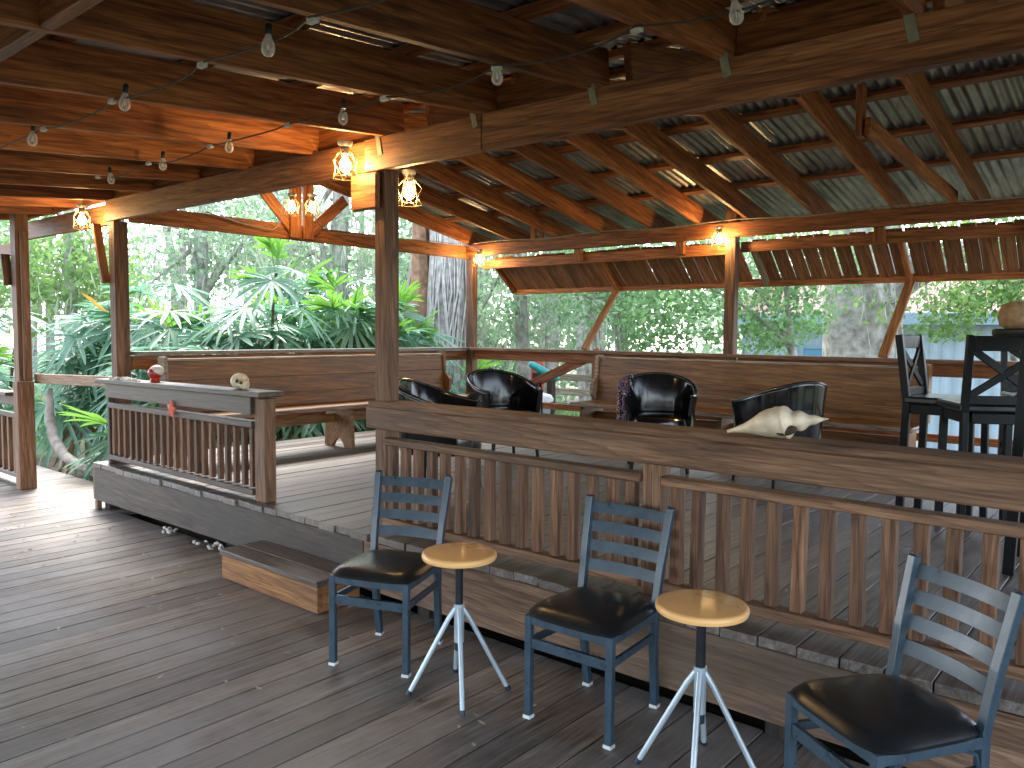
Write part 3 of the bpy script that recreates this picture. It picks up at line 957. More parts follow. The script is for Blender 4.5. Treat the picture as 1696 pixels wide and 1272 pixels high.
# ================================================================== LADDER-BACK CHAIRS
def ladder_chair():
    t = empty('ladder_back_chair')
    P = M['metal_paint']
    for sx in (-1, 1):
        x = sx * .192
        mb = MB(); mb.bar((x, -.195, .012), (x, -.195, .432), .030, .030, (0, 1, 0))
        lg = mb.build('front_leg', P, t, bevel=.003)
        g = MB(); g.bar((x, -.195, 0), (x, -.195, .014), .034, .034, (0, 1, 0)); g.build('glide', M['glide'], lg)
        # rear leg sweeps up into the back post in one bent tube
        pts = [(sx * .168, .215, .012), (sx * .176, .18, .30), (sx * .181, .178, .44), (sx * .188, .212, .62), (sx * .199, .268, .845)]
        mb = MB()
        vs, fs = [], []
        for i, p in enumerate(pts):
            p = Vector(p)
            a = Vector(pts[max(i - 1, 0)]); b = Vector(pts[min(i + 1, len(pts) - 1)])
            tdir = (b - a).normalized()
            y = (Vector((0, 1, 0)) - tdir * tdir.y).normalized()
            xx = y.cross(tdir)
            for cx, cy in ((-1, -1), (1, -1), (1, 1), (-1, 1)):
                vs.append(p + xx * cx * .0155 + y * cy * .0155)
        for i in range(len(pts) - 1):
            for k in range(4):
                fs.append((i * 4 + k, i * 4 + (k + 1) % 4, i * 4 + 4 + (k + 1) % 4, i * 4 + 4 + k))
        fs += [(3, 2, 1, 0), tuple(range(len(vs) - 4, len(vs)))]
        mb.add(vs, fs)
        rl = mb.build('rear_leg', P, t, bevel=.002)
        g = MB(); g.bar((sx * .168, .2155, 0), (sx * .168, .2155, .014), .034, .034, (0, 1, 0)); g.build('glide', M['glide'], rl)
        cp = MB(); cp.bar(Vector(pts[-1]), Vector(pts[-1]) + Vector((sx * .0008, .003, .006)), .026, .026, (0, 1, 0)); cp.build('end_cap', M['rubber'], rl)
    def bar(name, a, b, wd, hg):
        mb = MB(); mb.bar(a, b, wd, hg); return mb.build(name, P, t, bevel=.002)
    bar('seat_rail', (-.178, -.195, .413), (.178, -.195, .413), .022, .036)
    bar('seat_rail', (-.192, -.181, .413), (-.184, .166, .413), .02, .034)
    bar('seat_rail', (.192, -.181, .413), (.184, .166, .413), .02, .034)
    bar('seat_rail', (-.166, .180, .413), (.166, .180, .413), .02, .034)
    bar('stretcher', (-.177, -.195, .318), (.177, -.195, .318), .018, .042)
    bar('stretcher', (-.192, -.180, .322), (-.179, .165, .322), .016, .03)
    bar('stretcher', (.192, -.180, .322), (.179, .165, .322), .016, .03)
    for sx in (-1, 1):
        mb = MB()
        mb.tube([(sx * .188, .10, .398), (sx * .186, .15, .378), (sx * .183, .166, .335)], .006, 6)
        mb.build('seat_bracket', P, t, True)
    # four bowed slats
    for z in (.555, .637, .719, .801):
        yb = .178 + (z - .44) * .222 + .008
        hw = .181 + (z - .44) * .044
        n = 19
        vs, fs = [], []
        for i in range(n):
            u = -1 + 2 * i / (n - 1)
            x = hw * u
            yy = yb + .028 * (1 - u * u) * .9
            for dz, dy in ((-.023, -.013), (.023, .002), (.023, .006), (-.023, -.009)):
                vs.append((x, yy + dy, z + dz))
        for i in range(n - 1):
            for k in range(4):
                fs.append((i * 4 + k, i * 4 + 4 + k, i * 4 + 4 + (k + 1) % 4, i * 4 + (k + 1) % 4))
        fs += [(0, 1, 2, 3), (len(vs) - 1, len(vs) - 2, len(vs) - 3, len(vs) - 4)]
        mb = MB(); mb.add(vs, fs); mb.build('slat', P, t, True)
    # padded seat
    nu, nv = 20, 20
    vs, fs = [], []
    def out(u, v):
        e = 5.0
        m = max(abs(u), abs(v), 1e-6)
        l = (abs(u) ** e + abs(v) ** e) ** (1 / e)
        k = m / l if l > 0 else 1.0
        x, y = u * k, v * k
        wd = .222 - .022 * (y + 1) / 2
        return x * wd, y * .215 - .012
    for j in range(nv + 1):
        for i in range(nu + 1):
            u, v = -1 + 2 * i / nu, -1 + 2 * j / nv
            x, y = out(u, v)
            d = max(abs(u), abs(v))
            z = .444 + .034 * (1 - d ** 5) ** .5 + .006 * (1 - u * u) * (1 - v * v)
            vs.append((x, y, z))
    k = nu + 1
    for j in range(nv):
        for i in range(nu):
            a = j * k + i
            fs.append((a, a + 1, a + k + 1, a + k))
    ring = [i for i in range(nu + 1)] + [j * k + nu for j in range(1, nv + 1)] + [nv * k + i for i in range(nu - 1, -1, -1)] + [j * k for j in range(nv - 1, 0, -1)]
    base = len(vs)
    for r in ring:
        vs.append((vs[r][0] * .985, (vs[r][1] + .012) * .985 - .012, .4315))
    m = len(ring)
    for i in range(m):
        fs.append((ring[i], base + i, base + (i + 1) % m, ring[(i + 1) % m]))
    fs.append(tuple(base + i for i in range(m - 1, -1, -1)))
    mb = MB(); mb.add(vs, fs); mb.build('seat', M['vinyl'], t, True)
    return t
GC = 'steel ladder-back chairs below the front railing'
c1 = ladder_chair()
tag(c1, 'blue-black steel ladder-back chair beside the wooden step', 'chair', GC)
place(c1, (-2.905, 2.535, 0), rad(21))
c2 = dup(c1)
tag(c2, 'blue-black steel ladder-back chair standing between the two round-topped stools', 'chair', GC)
place(c2, (-1.805, 2.69, 0), rad(2))
c3 = dup(c1)
tag(c3, 'blue-black steel ladder-back chair turned sideways at the lower right corner', 'chair', GC)
place(c3, (-.64, 2.545, 0), rad(-34))

# ================================================================== STOOLS
def stool():
    t = empty('round_stool')
    mb = MB(); mb.lathe([(.150, .598), (.160, .602), (.163, .610), (.163, .620), (.158, .627), (.150, .629)], 48)
    mb.build('top', M['stool_top'], t, True)
    mb = MB(); mb.lathe([(.017, .33), (.017, .565), (.021, .565), (.021, .597)], 16)
    for k in range(26):
        z = .37 + k * .0075
        mb.lathe([(.0165, z), (.0182, z + .002), (.0165, z + .004)], 12)
    mb.build('screw_shaft', M['screw'], t, True)
    mb = MB(); mb.lathe([(.022, .23), (.022, .385), (.024, .385), (.024, .40), (.018, .40)], 18)
    mb.build('hub', M['silver'], t, True)
    mb = MB(); mb.lathe([(.012, .19), (.019, .195), (.020, .228)], 14); mb.build('hub_cap', M['rubber'], t, True)
    for k in range(4):
        a = math.pi / 4 + k * math.pi / 2
        d = Vector((math.cos(a), math.sin(a), 0))
        mb = MB()
        mb.tube([d * .012 + Vector((0, 0, .385)), d * .045 + Vector((0, 0, .335)), d * .214 + Vector((0, 0, .014))], [.0105, .011, .0105], 12)
        lg = mb.build('leg', M['silver'], t, True)
        mb = MB(); mb.tube([d * .2105 + Vector((0, 0, .021)), d * .2205 + Vector((0, 0, .002))], [.0125, .0115], 12)
        mb.build('rubber_foot', M['rubber'], lg, True)
    return t
GS = 'round stools with screw shafts'
s1 = stool()
tag(s1, 'round stool with pale varnished top beside the chair nearest the step', 'stool', GS)
place(s1, (-2.36, 2.46, 0), rad(3))
s2 = dup(s1)
tag(s2, 'nearer round stool with orange varnished top at the bottom edge', 'stool', GS)
place(s2, (-1.262, 2.555, 0), rad(-24))
# ================================================================== TUB CHAIRS
def tub_chair(drape=False):
    t = empty('tub_chair')
    n = 44
    A = rad(128)
    def plan(a, r):   # a = 0 is the middle of the back (+y)
        e = 2.7
        c, s = math.cos(a), math.sin(a)
        k = (abs(c) ** e + abs(s) ** e) ** (-1 / e)
        return s * k * .31 * r, c * k * .31 * r
    def top(a):
        u = min(1, abs(a) / rad(125))
        return .655 + .165 * max(0.0, 0.5 + 0.5 * math.cos(math.pi * u)) ** .9
    vs, fs = [], []
    sec = None
    for i in range(n + 1):
        a = -A + 2 * A * i / n
        h = top(a)
        fl = 1.0
        endt = 1.0
        prof = [(.90, .30), (.945, .34), (1.0, .55), (1.05, h - .03), (1.045, h - .008), (1.01, h + .004), (.965, h - .004), (.935, h - .03), (.885, .55), (.865, .40)]
        for r, z in prof:
            x, y = plan(a, r)
            vs.append((x, y, z))
    k = len(prof)
    for i in range(n):
        for j in range(k - 1):
            fs.append((i * k + j, i * k + j + 1, (i + 1) * k + j + 1, (i + 1) * k + j))
        fs.append((i * k + k - 1, i * k, (i + 1) * k, (i + 1) * k + k - 1))
    fs.append(tuple(range(k)))
    fs.append(tuple(range(n * k + k - 1, n * k - 1, -1)))
    mb = MB(); mb.add(vs, fs); mb.build('backrest', M['leather'], t, True)
    # piping along rim and front edges
    for rr, dz in ((1.052, -.02), (.945, -.018)):
        mb = MB()
        pts = []
        for i in range(n + 1):
            a = -A + 2 * A * i / n
            x, y = plan(a, rr)
            pts.append((x, y, top(a) + dz + .012))
        mb.tube(pts, .0055, 6)
        mb.build('piping', M['piping'], t, True)
    # seat cushion
    vs, fs = [], []
    m = 36
    rings = [(.60, .30), (.86, .30), (.875, .33), (.875, .42), (.85, .452), (.75, .468), (.4, .476), (.02, .478)]
    for r, z in rings:
        for q in range(m):
            a = 2 * math.pi * q / m
            x, y = plan(a, r)
            vs.append((x, y - .012, z))
    for j in range(len(rings) - 1):
        for q in range(m):
            fs.append((j * m + q, j * m + (q + 1) % m, (j + 1) * m + (q + 1) % m, (j + 1) * m + q))
    fs.append(tuple(range(m - 1, -1, -1)))
    fs.append(tuple(range((len(rings) - 1) * m, len(rings) * m)))
    mb = MB(); mb.add(vs, fs); mb.build('seat', M['leather'], t, True)
    for sx in (-1, 1):
        for sy in (-1, 1):
            mb = MB(); mb.tube([(sx * .235, sy * .225, 0), (sx * .205, sy * .20, .305)], [.015, .024], 4)
            mb.build('leg', M['black_wood'], t)
    return t
GT = 'black leather tub chairs on the platform'
def face(dx, dy):       # the chair looks along local -y
    return math.atan2(dx, -dy)
t1 = tub_chair()
tag(t1, 'black tub chair half hidden behind the central post, its back towards us', 'tub chair', GT)
place(t1, (-4.12, 4.10, ZP), face(.86, .42))
t2 = dup(t1)
tag(t2, 'black tub chair with a cord hanging from its right arm, between post and corner', 'tub chair', GT)
place(t2, (-4.72, 5.50, ZP), face(.80, -.30))
t3 = dup(t1)
tag(t3, 'black tub chair with dark bead strings draped over its arm', 'tub chair', GT)
place(t3, (-3.44, 6.05, ZP), face(.55, -.83))
t4 = dup(t1)
tag(t4, 'black tub chair seen from its rounded outside, right behind the conch shell', 'tub chair', GT)
place(t4, (-2.42, 6.12, ZP), face(-.90, .42))

# ================================================================== BAR STOOLS AND PUB TABLE
def bar_chair():
    t = empty('bar_chair')
    K = M['black_wood']
    for sx in (-1, 1):
        b_ = MB(); b_.bar((sx * .185, -.19, 0), (sx * .18, -.175, .735), .04, .04, (0, 1, 0)); b_.build('front_leg', K, t, bevel=.003)
        mb = MB()
        mb.bar((sx * .195, .205, 0), (sx * .195, .185, .74), .036, .046, (0, 1, 0))
        mb.bar((sx * .195, .185, .738), (sx * .20, .245, 1.175), .036, .044, (0, 1, 0))
        mb.build('rear_leg', K, t, bevel=.003)
    def bar(name, a, b, wd, hg, u=(0, 0, 1)):
        mb = MB(); mb.bar(a, b, wd, hg, u); return mb.build(name, K, t, bevel=.003)
    bar('top_rail', (-.18, .240, 1.13), (.18, .240, 1.13), .024, .085)
    bar('lower_rail', (-.18, .198, .81), (.18, .198, .81), .022, .05)
    bar('cross_slat', (-.175, .236, 1.09), (.175, .202, .835), .016, .042)
    bar('cross_slat', (.175, .232, 1.09), (-.175, .198, .835), .016, .042)
    mb = MB(); mb.bar((0, -.22, .762), (0, .20, .762), .44, .045); mb.build('seat', M['vinyl'], t, bevel=.012)
    bar('apron', (-.16, -.18, .705), (.16, -.18, .705), .022, .06)
    bar('apron', (-.16, .19, .705), (.16, .19, .705), .022, .06)
    for sx in (-1, 1):
        bar('apron', (sx * .182, -.155, .705), (sx * .19, .165, .705), .022, .06)
        bar('stretcher', (sx * .184, -.165, .40), (sx * .194, .18, .40), .02, .034)
        bar('stretcher', (sx * .184, -.165, .22), (sx * .194, .18, .22), .02, .034)
    bar('footrest', (-.165, -.185, .27), (.165, -.185, .27), .022, .04)
    bar('stretcher', (-.175, .198, .32), (.175, .198, .32), .02, .034)
    return t
GB = 'black X-back bar chairs round the tall table'
b1 = bar_chair()
tag(b1, 'black X-back bar chair at the right end of the far pew, turned side on', 'bar chair', GB)
place(b1, (-1.14, 5.68, ZP), face(.97, -.05))
b2 = dup(b1)
tag(b2, 'black X-back bar chair whose broad X shows left of the basket', 'bar chair', GB)
place(b2, (-.86, 5.36, ZP), face(.5, -.87) + math.pi)
b3 = dup(b1)
tag(b3, 'black X-back bar chair furthest back behind the tall table', 'bar chair', GB)
place(b3, (-.72, 6.50, ZP), face(.35, -.94))
pt = empty('pub_table', (-.40, 4.75, ZP))
tag(pt, 'tall black pub table at the right edge with a basket on it', 'table')
mb = MB(); mb.lathe([(.34, 1.165), (.355, 1.17), (.36, 1.185), (.36, 1.20), (.35, 1.208)], 36)
mb.build('tabletop', M['black_wood'], pt, True, world=Matrix.Translation((-.40, 4.75, ZP)))
for sx in (-1, 1):
    for sy in (-1, 1):
        mb = MB(); mb.bar((-.40 + sx * .21, 4.75 + sy * .21, ZP), (-.40 + sx * .18, 4.75 + sy * .18, ZP + 1.164), .05, .05, (0, 1, 0))
        mb.build('leg', M['black_wood'], pt, bevel=.003)
mb = MB()
mb.lathe([(.05, 1.619), (.075, 1.635), (.087, 1.67), (.084, 1.705), (.068, 1.74), (.036, 1.755), (.01, 1.758)], 24, (-.655, 4.75, 0))
bk = mb.build('basket', M['basket'], None, True)
tag(bk, 'round brown woven basket on the tall table at the right edge', 'basket')

# ================================================================== SMALL THINGS ON THE RAILS
def ellipsoid(mb, c, r, n=20, m=12, fn=None):
    vs, fs = [], []
    for j in range(m + 1):
        th = math.pi * j / m
        for i in range(n):
            ph = 2 * math.pi * i / n
            d = Vector((math.sin(th) * math.cos(ph), math.sin(th) * math.sin(ph), math.cos(th)))
            k = fn(d) if fn else 1.0
            vs.append((c[0] + d.x * r[0] * k, c[1] + d.y * r[1] * k, c[2] + d.z * r[2] * k))
    for j in range(m):
        for i in range(n):
            fs.append((j * n + i, (j + 1) * n + i, (j + 1) * n + (i + 1) % n, j * n + (i + 1) % n))
    mb.add(vs, fs)

# conch shell: spire, knobbed shoulder, long canal
def conch():
    t = empty('conch_shell')
    vs, fs = [], []
    n, m = 40, 44
    for i in range(n + 1):
        u = i / n                       # 0 canal tip (left) .. 1 spire tip (right)
        x = -.20 + .40 * u
        if u < .38:
            r = .010 + .058 * (u / .38) ** 1.5
        elif u < .58:
            r = .068 + .018 * math.sin((u - .38) / .20 * math.pi / 2)
        else:
            q = (u - .58) / .42
            r = .086 * max(0.0, 1 - q) ** 1.15 + .003
            r *= 1 + .13 * math.sin(q * 19.0)
        for k in range(m):
            a = 2 * math.pi * k / m
            rr = r
            knob = max(0, math.cos(a * 7 + u * 26)) ** 3
            wgt = math.exp(-((u - .56) / .05) ** 2) + .6 * math.exp(-((u - .74) / .03) ** 2) + .4 * math.exp(-((u - .86) / .025) ** 2)
            rr *= 1 + .11 * knob * wgt
            flare = math.exp(-((u - .40) / .16) ** 2) * max(0, math.cos(a + .9)) ** 2
            rr *= 1 + .30 * flare
            zc = .012 * math.sin(u * 3.0)
            vs.append((x, rr * math.sin(a) * .92, zc + rr * math.cos(a)))
    for i in range(n):
        for k in range(m):
            fs.append((i * m + k, i * m + (k + 1) % m, (i + 1) * m + (k + 1) % m, (i + 1) * m + k))
    fs.append(tuple(range(m - 1, -1, -1)))
    fs.append(tuple(range(n * m, n * m + m)))
    mb = MB(); mb.add(vs, fs); b = mb.build('body', M['shell'], t, True)
    mb = MB()
    ellipsoid(mb, (.045, -.052, -.030), (.045, .022, .030), 14, 10)
    mb.build('aperture', M['dark_hole'], t, True)
    return t
cs = conch()
tag(cs, 'large cream conch shell lying on the front railing', 'shell')
cs.matrix_basis = Matrix.Translation((-1.235, 3.115, 1.216)) @ Matrix.Rotation(rad(8), 4, 'Z') @ Matrix.Rotation(rad(-11), 4, 'Y') @ Matrix.Diagonal((1.0, .9, .70, 1))

sk = empty('skull', (-5.05, 3.05, 1.1615))
tag(sk, 'small cream skull on the right end of the weathered railing cap', 'skull')
SW = Matrix.Translation((-5.05, 3.05, 1.1615))
def skull_fn(d):
    k = 1.0
    for e in (Vector((.80, -.50, .05)), Vector((.45, -.86, .05)), Vector((.9, .2, .05))):
        k -= .28 * max(0, (d.dot(e.normalized()) - .90) / .10) ** .7 if d.dot(e.normalized()) > .90 else 0
    return k
mb = MB(); ellipsoid(mb, (-.02, 0, .058), (.075, .058, .056), 32, 20, skull_fn); mb.build('cranium', M['bone'], sk, True, world=SW)
mb = MB(); ellipsoid(mb, (.055, -.008, .036), (.034, .036, .036), 16, 10); mb.build('snout', M['bone'], sk, True, world=SW)
for c in ((.022, -.048, .062), (.060, -.038, .050)):
    mb = MB(); ellipsoid(mb, c, (.014, .010, .013), 10, 8); mb.build('socket', M['dark_hole'], sk, True, world=SW)

ro = empty('ornament', (-6.32, 3.05, 1.152))
tag(ro, 'small red ball ornament with a white hood on the weathered railing', 'ornament')
RW = Matrix.Translation((-6.32, 3.05, 1.153))
mb = MB(); mb.lathe([(.032, 0), (.04, .012), (.034, .03), (.05, .05), (.056, .075), (.05, .10), (.03, .118), (.005, .124)], 24); mb.build('ball', M['red'], ro, True, world=RW)
mb = MB(); ellipsoid(mb, (.004, .012, .09), (.060, .056, .048), 20, 12); mb.build('hood', M['white_glaze'], ro, True, world=RW)

mb = MB()
ang0 = math.pi / 2
fr_, bk_ = [], []
for k in range(10):
    r = .072 if k % 2 == 0 else .036
    a = ang0 + k * math.pi / 5
    fr_.append((r * math.cos(a), -.006, r * math.sin(a)))
    bk_.append((r * math.cos(a), .006, r * math.sin(a)))
fs = [(i, (i + 1) % 10, 20) for i in range(10)] + [(10 + (i + 1) % 10, 10 + i, 21) for i in range(10)] + [(i, 10 + i, 10 + (i + 1) % 10, (i + 1) % 10) for i in range(10)]
mb.add(fr_ + bk_ + [(0, -.022, 0), (0, .010, 0)], fs)
sta = mb.build('starfish', M['coral'])
sta.matrix_basis = Matrix.Translation((-5.885, 2.962, .972)) @ Matrix.Rotation(rad(12), 4, 'Y')
tag(sta, 'coral pink starfish hung on the balusters of the weathered railing', 'starfish')

mb = MB()
rs = random.Random(31)
for k in range(16):
    p = Vector((-6.97 + .032 * k, 3.0 + rs.uniform(-.02, .02), 1.158))
    ellipsoid(mb, (p.x, p.y, p.z), (rs.uniform(.012, .03), rs.uniform(.01, .02), rs.uniform(.008, .022)), 8, 6)
    q = p + Vector((rs.uniform(-.03, .03), rs.uniform(-.02, .02), rs.uniform(.01, .03)))
    mb.tube([p, q], [.007, .003], 5)
co = mb.build('coral_branch', M['white_shell'], None, True)
tag(co, 'bleached white coral branch on the left end of the weathered railing cap', 'coral')

# bead strings draped on the tub chair arm
gb_ = empty('bead_strings', (-3.62, 5.83, 1.1))
tag(gb_, 'purple and black bead strings hanging over a tub chair arm', 'beads')
mt3 = wm(t3)
rs = random.Random(41)
for s in range(15):
    mb = MB()
    mat = (M['bead_purple'], M['bead_black'], M['bead_black'], M['bead_copper'])[s % 4]
    a = rad(-118 + s * 5.2 + rs.uniform(-3, 3))
    e = 2.7
    c_, s_ = math.cos(a), math.sin(a)
    kk = (abs(c_) ** e + abs(s_) ** e) ** (-1 / e)
    u = min(1, abs(a) / rad(125))
    h = .655 + .165 * max(0.0, 0.5 + 0.5 * math.cos(math.pi * u)) ** .9
    drop = rs.uniform(.22, .46)
    inn = rs.uniform(.06, .16)
    sw = rs.uniform(-.05, .05)
    path = []
    for q in range(26):
        f = q / 25
        L_ = f * (drop + .06 + inn)
        if L_ < inn:
            r, z = .93, h - inn + L_
        elif L_ < inn + .06:
            g = (L_ - inn) / .06
            r, z = .93 + .145 * g, h + .014 + .012 * math.sin(g * math.pi)
        else:
            r, z = 1.085 + .03 * math.sin(q * 1.3 + s), h - (L_ - inn - .06)
        wv = sw * f + .012 * math.sin(q * .8 + s * 2)
        path.append(mt3 @ Vector((s_ * kk * .31 * r - c_ * wv, c_ * kk * .31 * r + s_ * wv, z)))
    for p in path:
        ellipsoid(mb, p, (.0105, .0105, .0115), 6, 4)
    mb.tube(path, .005, 5)
    mb.build('bead_string', mat, gb_, True)
# cord hanging on the second tub chair
mt2 = wm(t2)
mb = MB()
for off in (0, .022, -.018):
    a = rad(108) + off
    e = 2.7
    c_, s_ = math.cos(a), math.sin(a)
    kk = (abs(c_) ** e + abs(s_) ** e) ** (-1 / e)
    h = .68
    pts = [mt2 @ Vector((s_ * kk * .31 * r, c_ * kk * .31 * r + off * .6, z)) for r, z in ((.93, h - .05), (.96, h + .02), (1.05, h + .026), (1.10, h - .06), (1.10 + off, h - .2), (1.12 - off, h - .34 + off * 2))]
    mb.tube(pts, .007, 6)
cd = mb.build('cord', M['black_wood'], None, True)
tag(cd, 'black cord hanging over the arm of the tub chair near the corner', 'cord')

# ================================================================== LIGHTS
def cage_lamp(lit=True):
    """hangs down from its origin: box, socket, bulb, hexagonal wire cage"""
    t = empty('cage_lamp')
    mb = MB(); mb.lathe([(.02, -.075), (.026, -.07), (.028, -.03), (.04, -.02), (.045, 0)], 16); mb.build('socket', M['boxmetal'], t, True)
    mb = MB(); mb.lathe([(.010, -.076), (.014, -.09), (.028, -.115), (.033, -.135), (.028, -.158), (.012, -.172), (.002, -.175)], 18); mb.build('bulb', M['lit'], t, True)
    mb = MB()
    n = 6
    lv = [(.03, -.045), (.075, -.105), (.058, -.160), (.080, -.205)]
    P = [[Vector((r * math.cos((k + .5 * (i % 2)) * 2 * math.pi / n), r * math.sin((k + .5 * (i % 2)) * 2 * math.pi / n), z)) for k in range(n)] for i, (r, z) in enumerate(lv)]
    for i in range(len(lv)):
        for k in range(n):
            if i in (0, 3):
                mb.tube([P[i][k], P[i][(k + 1) % n]], .0022, 5)
            if i < len(lv) - 1:
                o2 = (k - 1) % n if i % 2 == 0 else (k + 1) % n
                mb.tube([P[i][k], P[i + 1][k]], .0022, 5)
                mb.tube([P[i][k], P[i + 1][o2]], .0022, 5)
    mb.build('cage', M['brass'], t, True)
    return t
GL = 'lit cage lamps under the beams'
cl = cage_lamp()
tag(cl, 'lit wire cage lamp hanging just left of the central post', 'lamp', GL)
place(cl, (-3.755, 2.95, 2.665))
lamp_pos = [((-3.66, 3.36, 2.555), 'lit wire cage lamp just right of the central post, behind the beam'),
            ((-7.44, 2.97, 2.66), 'lit wire cage lamp at the left corner post, by the cross beam'),
            ((-6.68, 4.605, 2.90), 'left one of the pair of lit lamps in the gable truss'),
            ((-6.68, 4.835, 2.925), 'right one of the pair of lit lamps in the gable truss'),
            ((-6.74, 7.36, 2.60), 'lit lamp at the far corner post, by the end of the awning'),
            ((-3.55, 7.36, 2.635), 'lit lamp on the far post in the middle of the awning')]
for p, lab in lamp_pos:
    o = dup(cl)
    tag(o, lab, 'lamp', GL)
    place(o, p, random.uniform(0, 1))
    if 'truss' in lab:                 # the two truss lamps hold weaker bulbs
        for ch in o.children:
            if ch.name.startswith('bulb'):
                ch.data = ch.data.copy()
                ch.data.materials[0] = M['lit_dim']

def string_bulb():
    t = empty('string_bulb')
    mb = MB(); mb.lathe([(.006, -.0), (.012, -.006), (.016, -.012), (.016, -.05), (.013, -.056)], 12); mb.build('socket', M['socket'], t, True)
    mb = MB(); mb.lathe([(.012, -.055), (.017, -.070), (.026, -.092), (.031, -.115), (.029, -.135), (.019, -.150), (.004, -.156)], 16); mb.build('glass', M['glass'], t, True)
    mb = MB()
    mb.tube([(0, 0, -.06), (0, 0, -.125)], .0035, 6)
    for k in range(4):
        a = k * math.pi / 2
        mb.tube([(.004 * math.cos(a), .004 * math.sin(a), -.08), (.014 * math.cos(a + .3), .014 * math.sin(a + .3), -.132)], .0014, 4)
    mb.build('filament', M['clip'], t, True)
    return t
GBU = 'unlit clear bulbs on the string lights'
sb = string_bulb()
B1, B2 = 1.55, 2.42
bulbs = [((-4.42, B1, zl(B1)), 'unlit clear string bulb at the far left, hanging under the lower roof joists'),
         ((-3.41, B1, zl(B1)), 'unlit clear string bulb between the far left one and the one near the top edge'),
         ((-2.37, B1, zl(B1)), 'unlit clear string bulb near the top edge, left of the picture centre'),
         ((-4.85, B2, zl(B2)), 'small unlit string bulb above the left end of the long left beam'),
         ((-4.09, B2, zl(B2)), 'small unlit string bulb over the middle of the left beam'),
         ((-3.09, B2, zl(B2)), 'unlit string bulb directly above the cage lamp left of the central post'),
         ((-2.13, B2, zl(B2)), 'unlit string bulb above the joint in the long front beam'),
         ((-1.14, B2, zl(B2)), 'unlit string bulb near the top edge, above the right half of the front beam'),
         ((-5.60, B2, zl(B2)), 'tiny unlit string bulb above the lamp at the left corner post')]
for i, (p, lab) in enumerate(bulbs):
    o = sb if i == 0 else dup(sb)
    tag(o, lab, 'light bulb', GBU)
    o.matrix_basis = Matrix.Translation((p[0], p[1], p[2] + .035)) @ Matrix.Rotation(random.uniform(-.12, .12), 4, 'X') @ Matrix.Rotation(random.uniform(-.1, .1), 4, 'Y') @ Matrix.Scale(.74, 4)
def string_cable(y, x0, x1, label, seed):
    rs = random.Random(seed)
    mb = MB()
    z0 = zl(y)
    pts = []
    sup = [q for q in jx if x0 - .1 < q < x1 + .1]
    clips = []
    for a, b in zip(sup[:-1], sup[1:]):
        sag = rs.uniform(.015, .04)
        for k in range(7):
            f = k / 7
            pts.append((a + (b - a) * f, y + .01 * math.sin(6 * f + a), z0 - .006 - sag * 4 * f * (1 - f) + (.045 * 0)))
    pts.append((sup[-1], y, z0 - .006))
    mb.tube(pts, .0042, 6)
    o = empty('string_cable', (0, y, z0))
    tag(o, label, 'cable', 'string light cables')
    mb.build('cable', M['wire_dark'], o, True)
    for q in sup:
        m2 = MB(); m2.bar((q - .02, y, z0 - .014), (q + .02, y, z0 - .014), .02, .018)
        m2.build('clip', M['clip'], o)
string_cable(B1, -5.1, -1.4, 'string light cable stapled under the joists in the nearer row', 1)
string_cable(B2, -6.0, -.7, 'string light cable stapled under the joists in the row nearer the front beam', 2)
def cable(pts, label, r=.006, mat='cable'):
    mb = MB(); mb.tube(pts, r, 6)
    o = mb.build('cable', M[mat], None, True)
    tag(o, label, 'cable')
rs = random.Random(8)
pts = [(-6.9 + k * .22, 7.425 + rs.uniform(-.006, .006), 2.684 + .012 * math.sin(k * .9)) for k in range(40)]
cable(pts, 'tan electric cable running along the top of the far beam')
cable([(-7.02, 3.9, 2.672), (-7.015, 4.3, 2.60), (-7.01, 4.6, 2.575), (-6.99, 4.66, 2.62), (-6.9, 4.64, 2.80), (-6.72, 4.61, 2.895)], 'grey cable sagging along the tie beam towards the left truss lamp')
cable([(-6.72, 4.84, 2.915), (-6.9, 4.95, 2.84), (-6.97, 5.10, 2.72), (-7.0, 5.3, 2.62), (-7.015, 5.9, 2.632), (-7.01, 6.8, 2.668), (-6.95, 7.3, 2.66), (-6.78, 7.36, 2.61)], 'grey cable from the right truss lamp along the tie beam to the far corner')

# ================================================================== FLOOR LITTER
def scatter_leaves(name, n, seed, zone, zfun, sz):
    rs = random.Random(seed)
    mb = MB()
    for _ in range(n):
        x, y = zone(rs)
        s = rs.uniform(*sz)
        a = rs.uniform(0, 6.28)
        ca, sa = math.cos(a), math.sin(a)
        z = zfun(x, y)
        c = rs.uniform(.15, .5) * s
        pts = [(-s, 0, .001), (0, -.42 * s, .001 + c * .3), (s, 0, .001 + c), (0, .42 * s, .001 + c * .6), (0, 0, .001 + c * .15)]
        mb.add([(x + px * ca - py * sa, y + px * sa + py * ca, z + pz) for px, py, pz in pts], [(0, 1, 4), (1, 2, 4), (2, 3, 4), (3, 0, 4)])
    o = mb.build(name, M['litter'])
    o['kind'] = 'stuff'
    o['label'] = 'small dry leaves scattered over the boards'
    o['category'] = 'leaves'
    return o
scatter_leaves('fallen_leaves', 170, 51, lambda r: (r.triangular(-8.5, -.4, -6.0), r.triangular(.9, 2.95, 2.5)), lambda x, y: .0, (.009, .026))
o = scatter_leaves('fallen_leaves', 90, 52, lambda r: (r.uniform(-7.0, -.2), r.uniform(3.2, 7.4)), lambda x, y: ZP + .002, (.006, .022))
o['label'] = 'small dry leaves scattered over the raised platform'
mb = MB()
rs = random.Random(53)
for k in range(30):
    x = rs.choice([rs.uniform(-6.05, -5.85), rs.uniform(-5.55, -5.1), rs.uniform(-5.3, -4.95)])
    ellipsoid(mb, (x, rs.uniform(2.90, 2.985), rs.uniform(.012, .05)), (rs.uniform(.012, .024), rs.uniform(.01, .02), rs.uniform(.008, .016)), 8, 6)
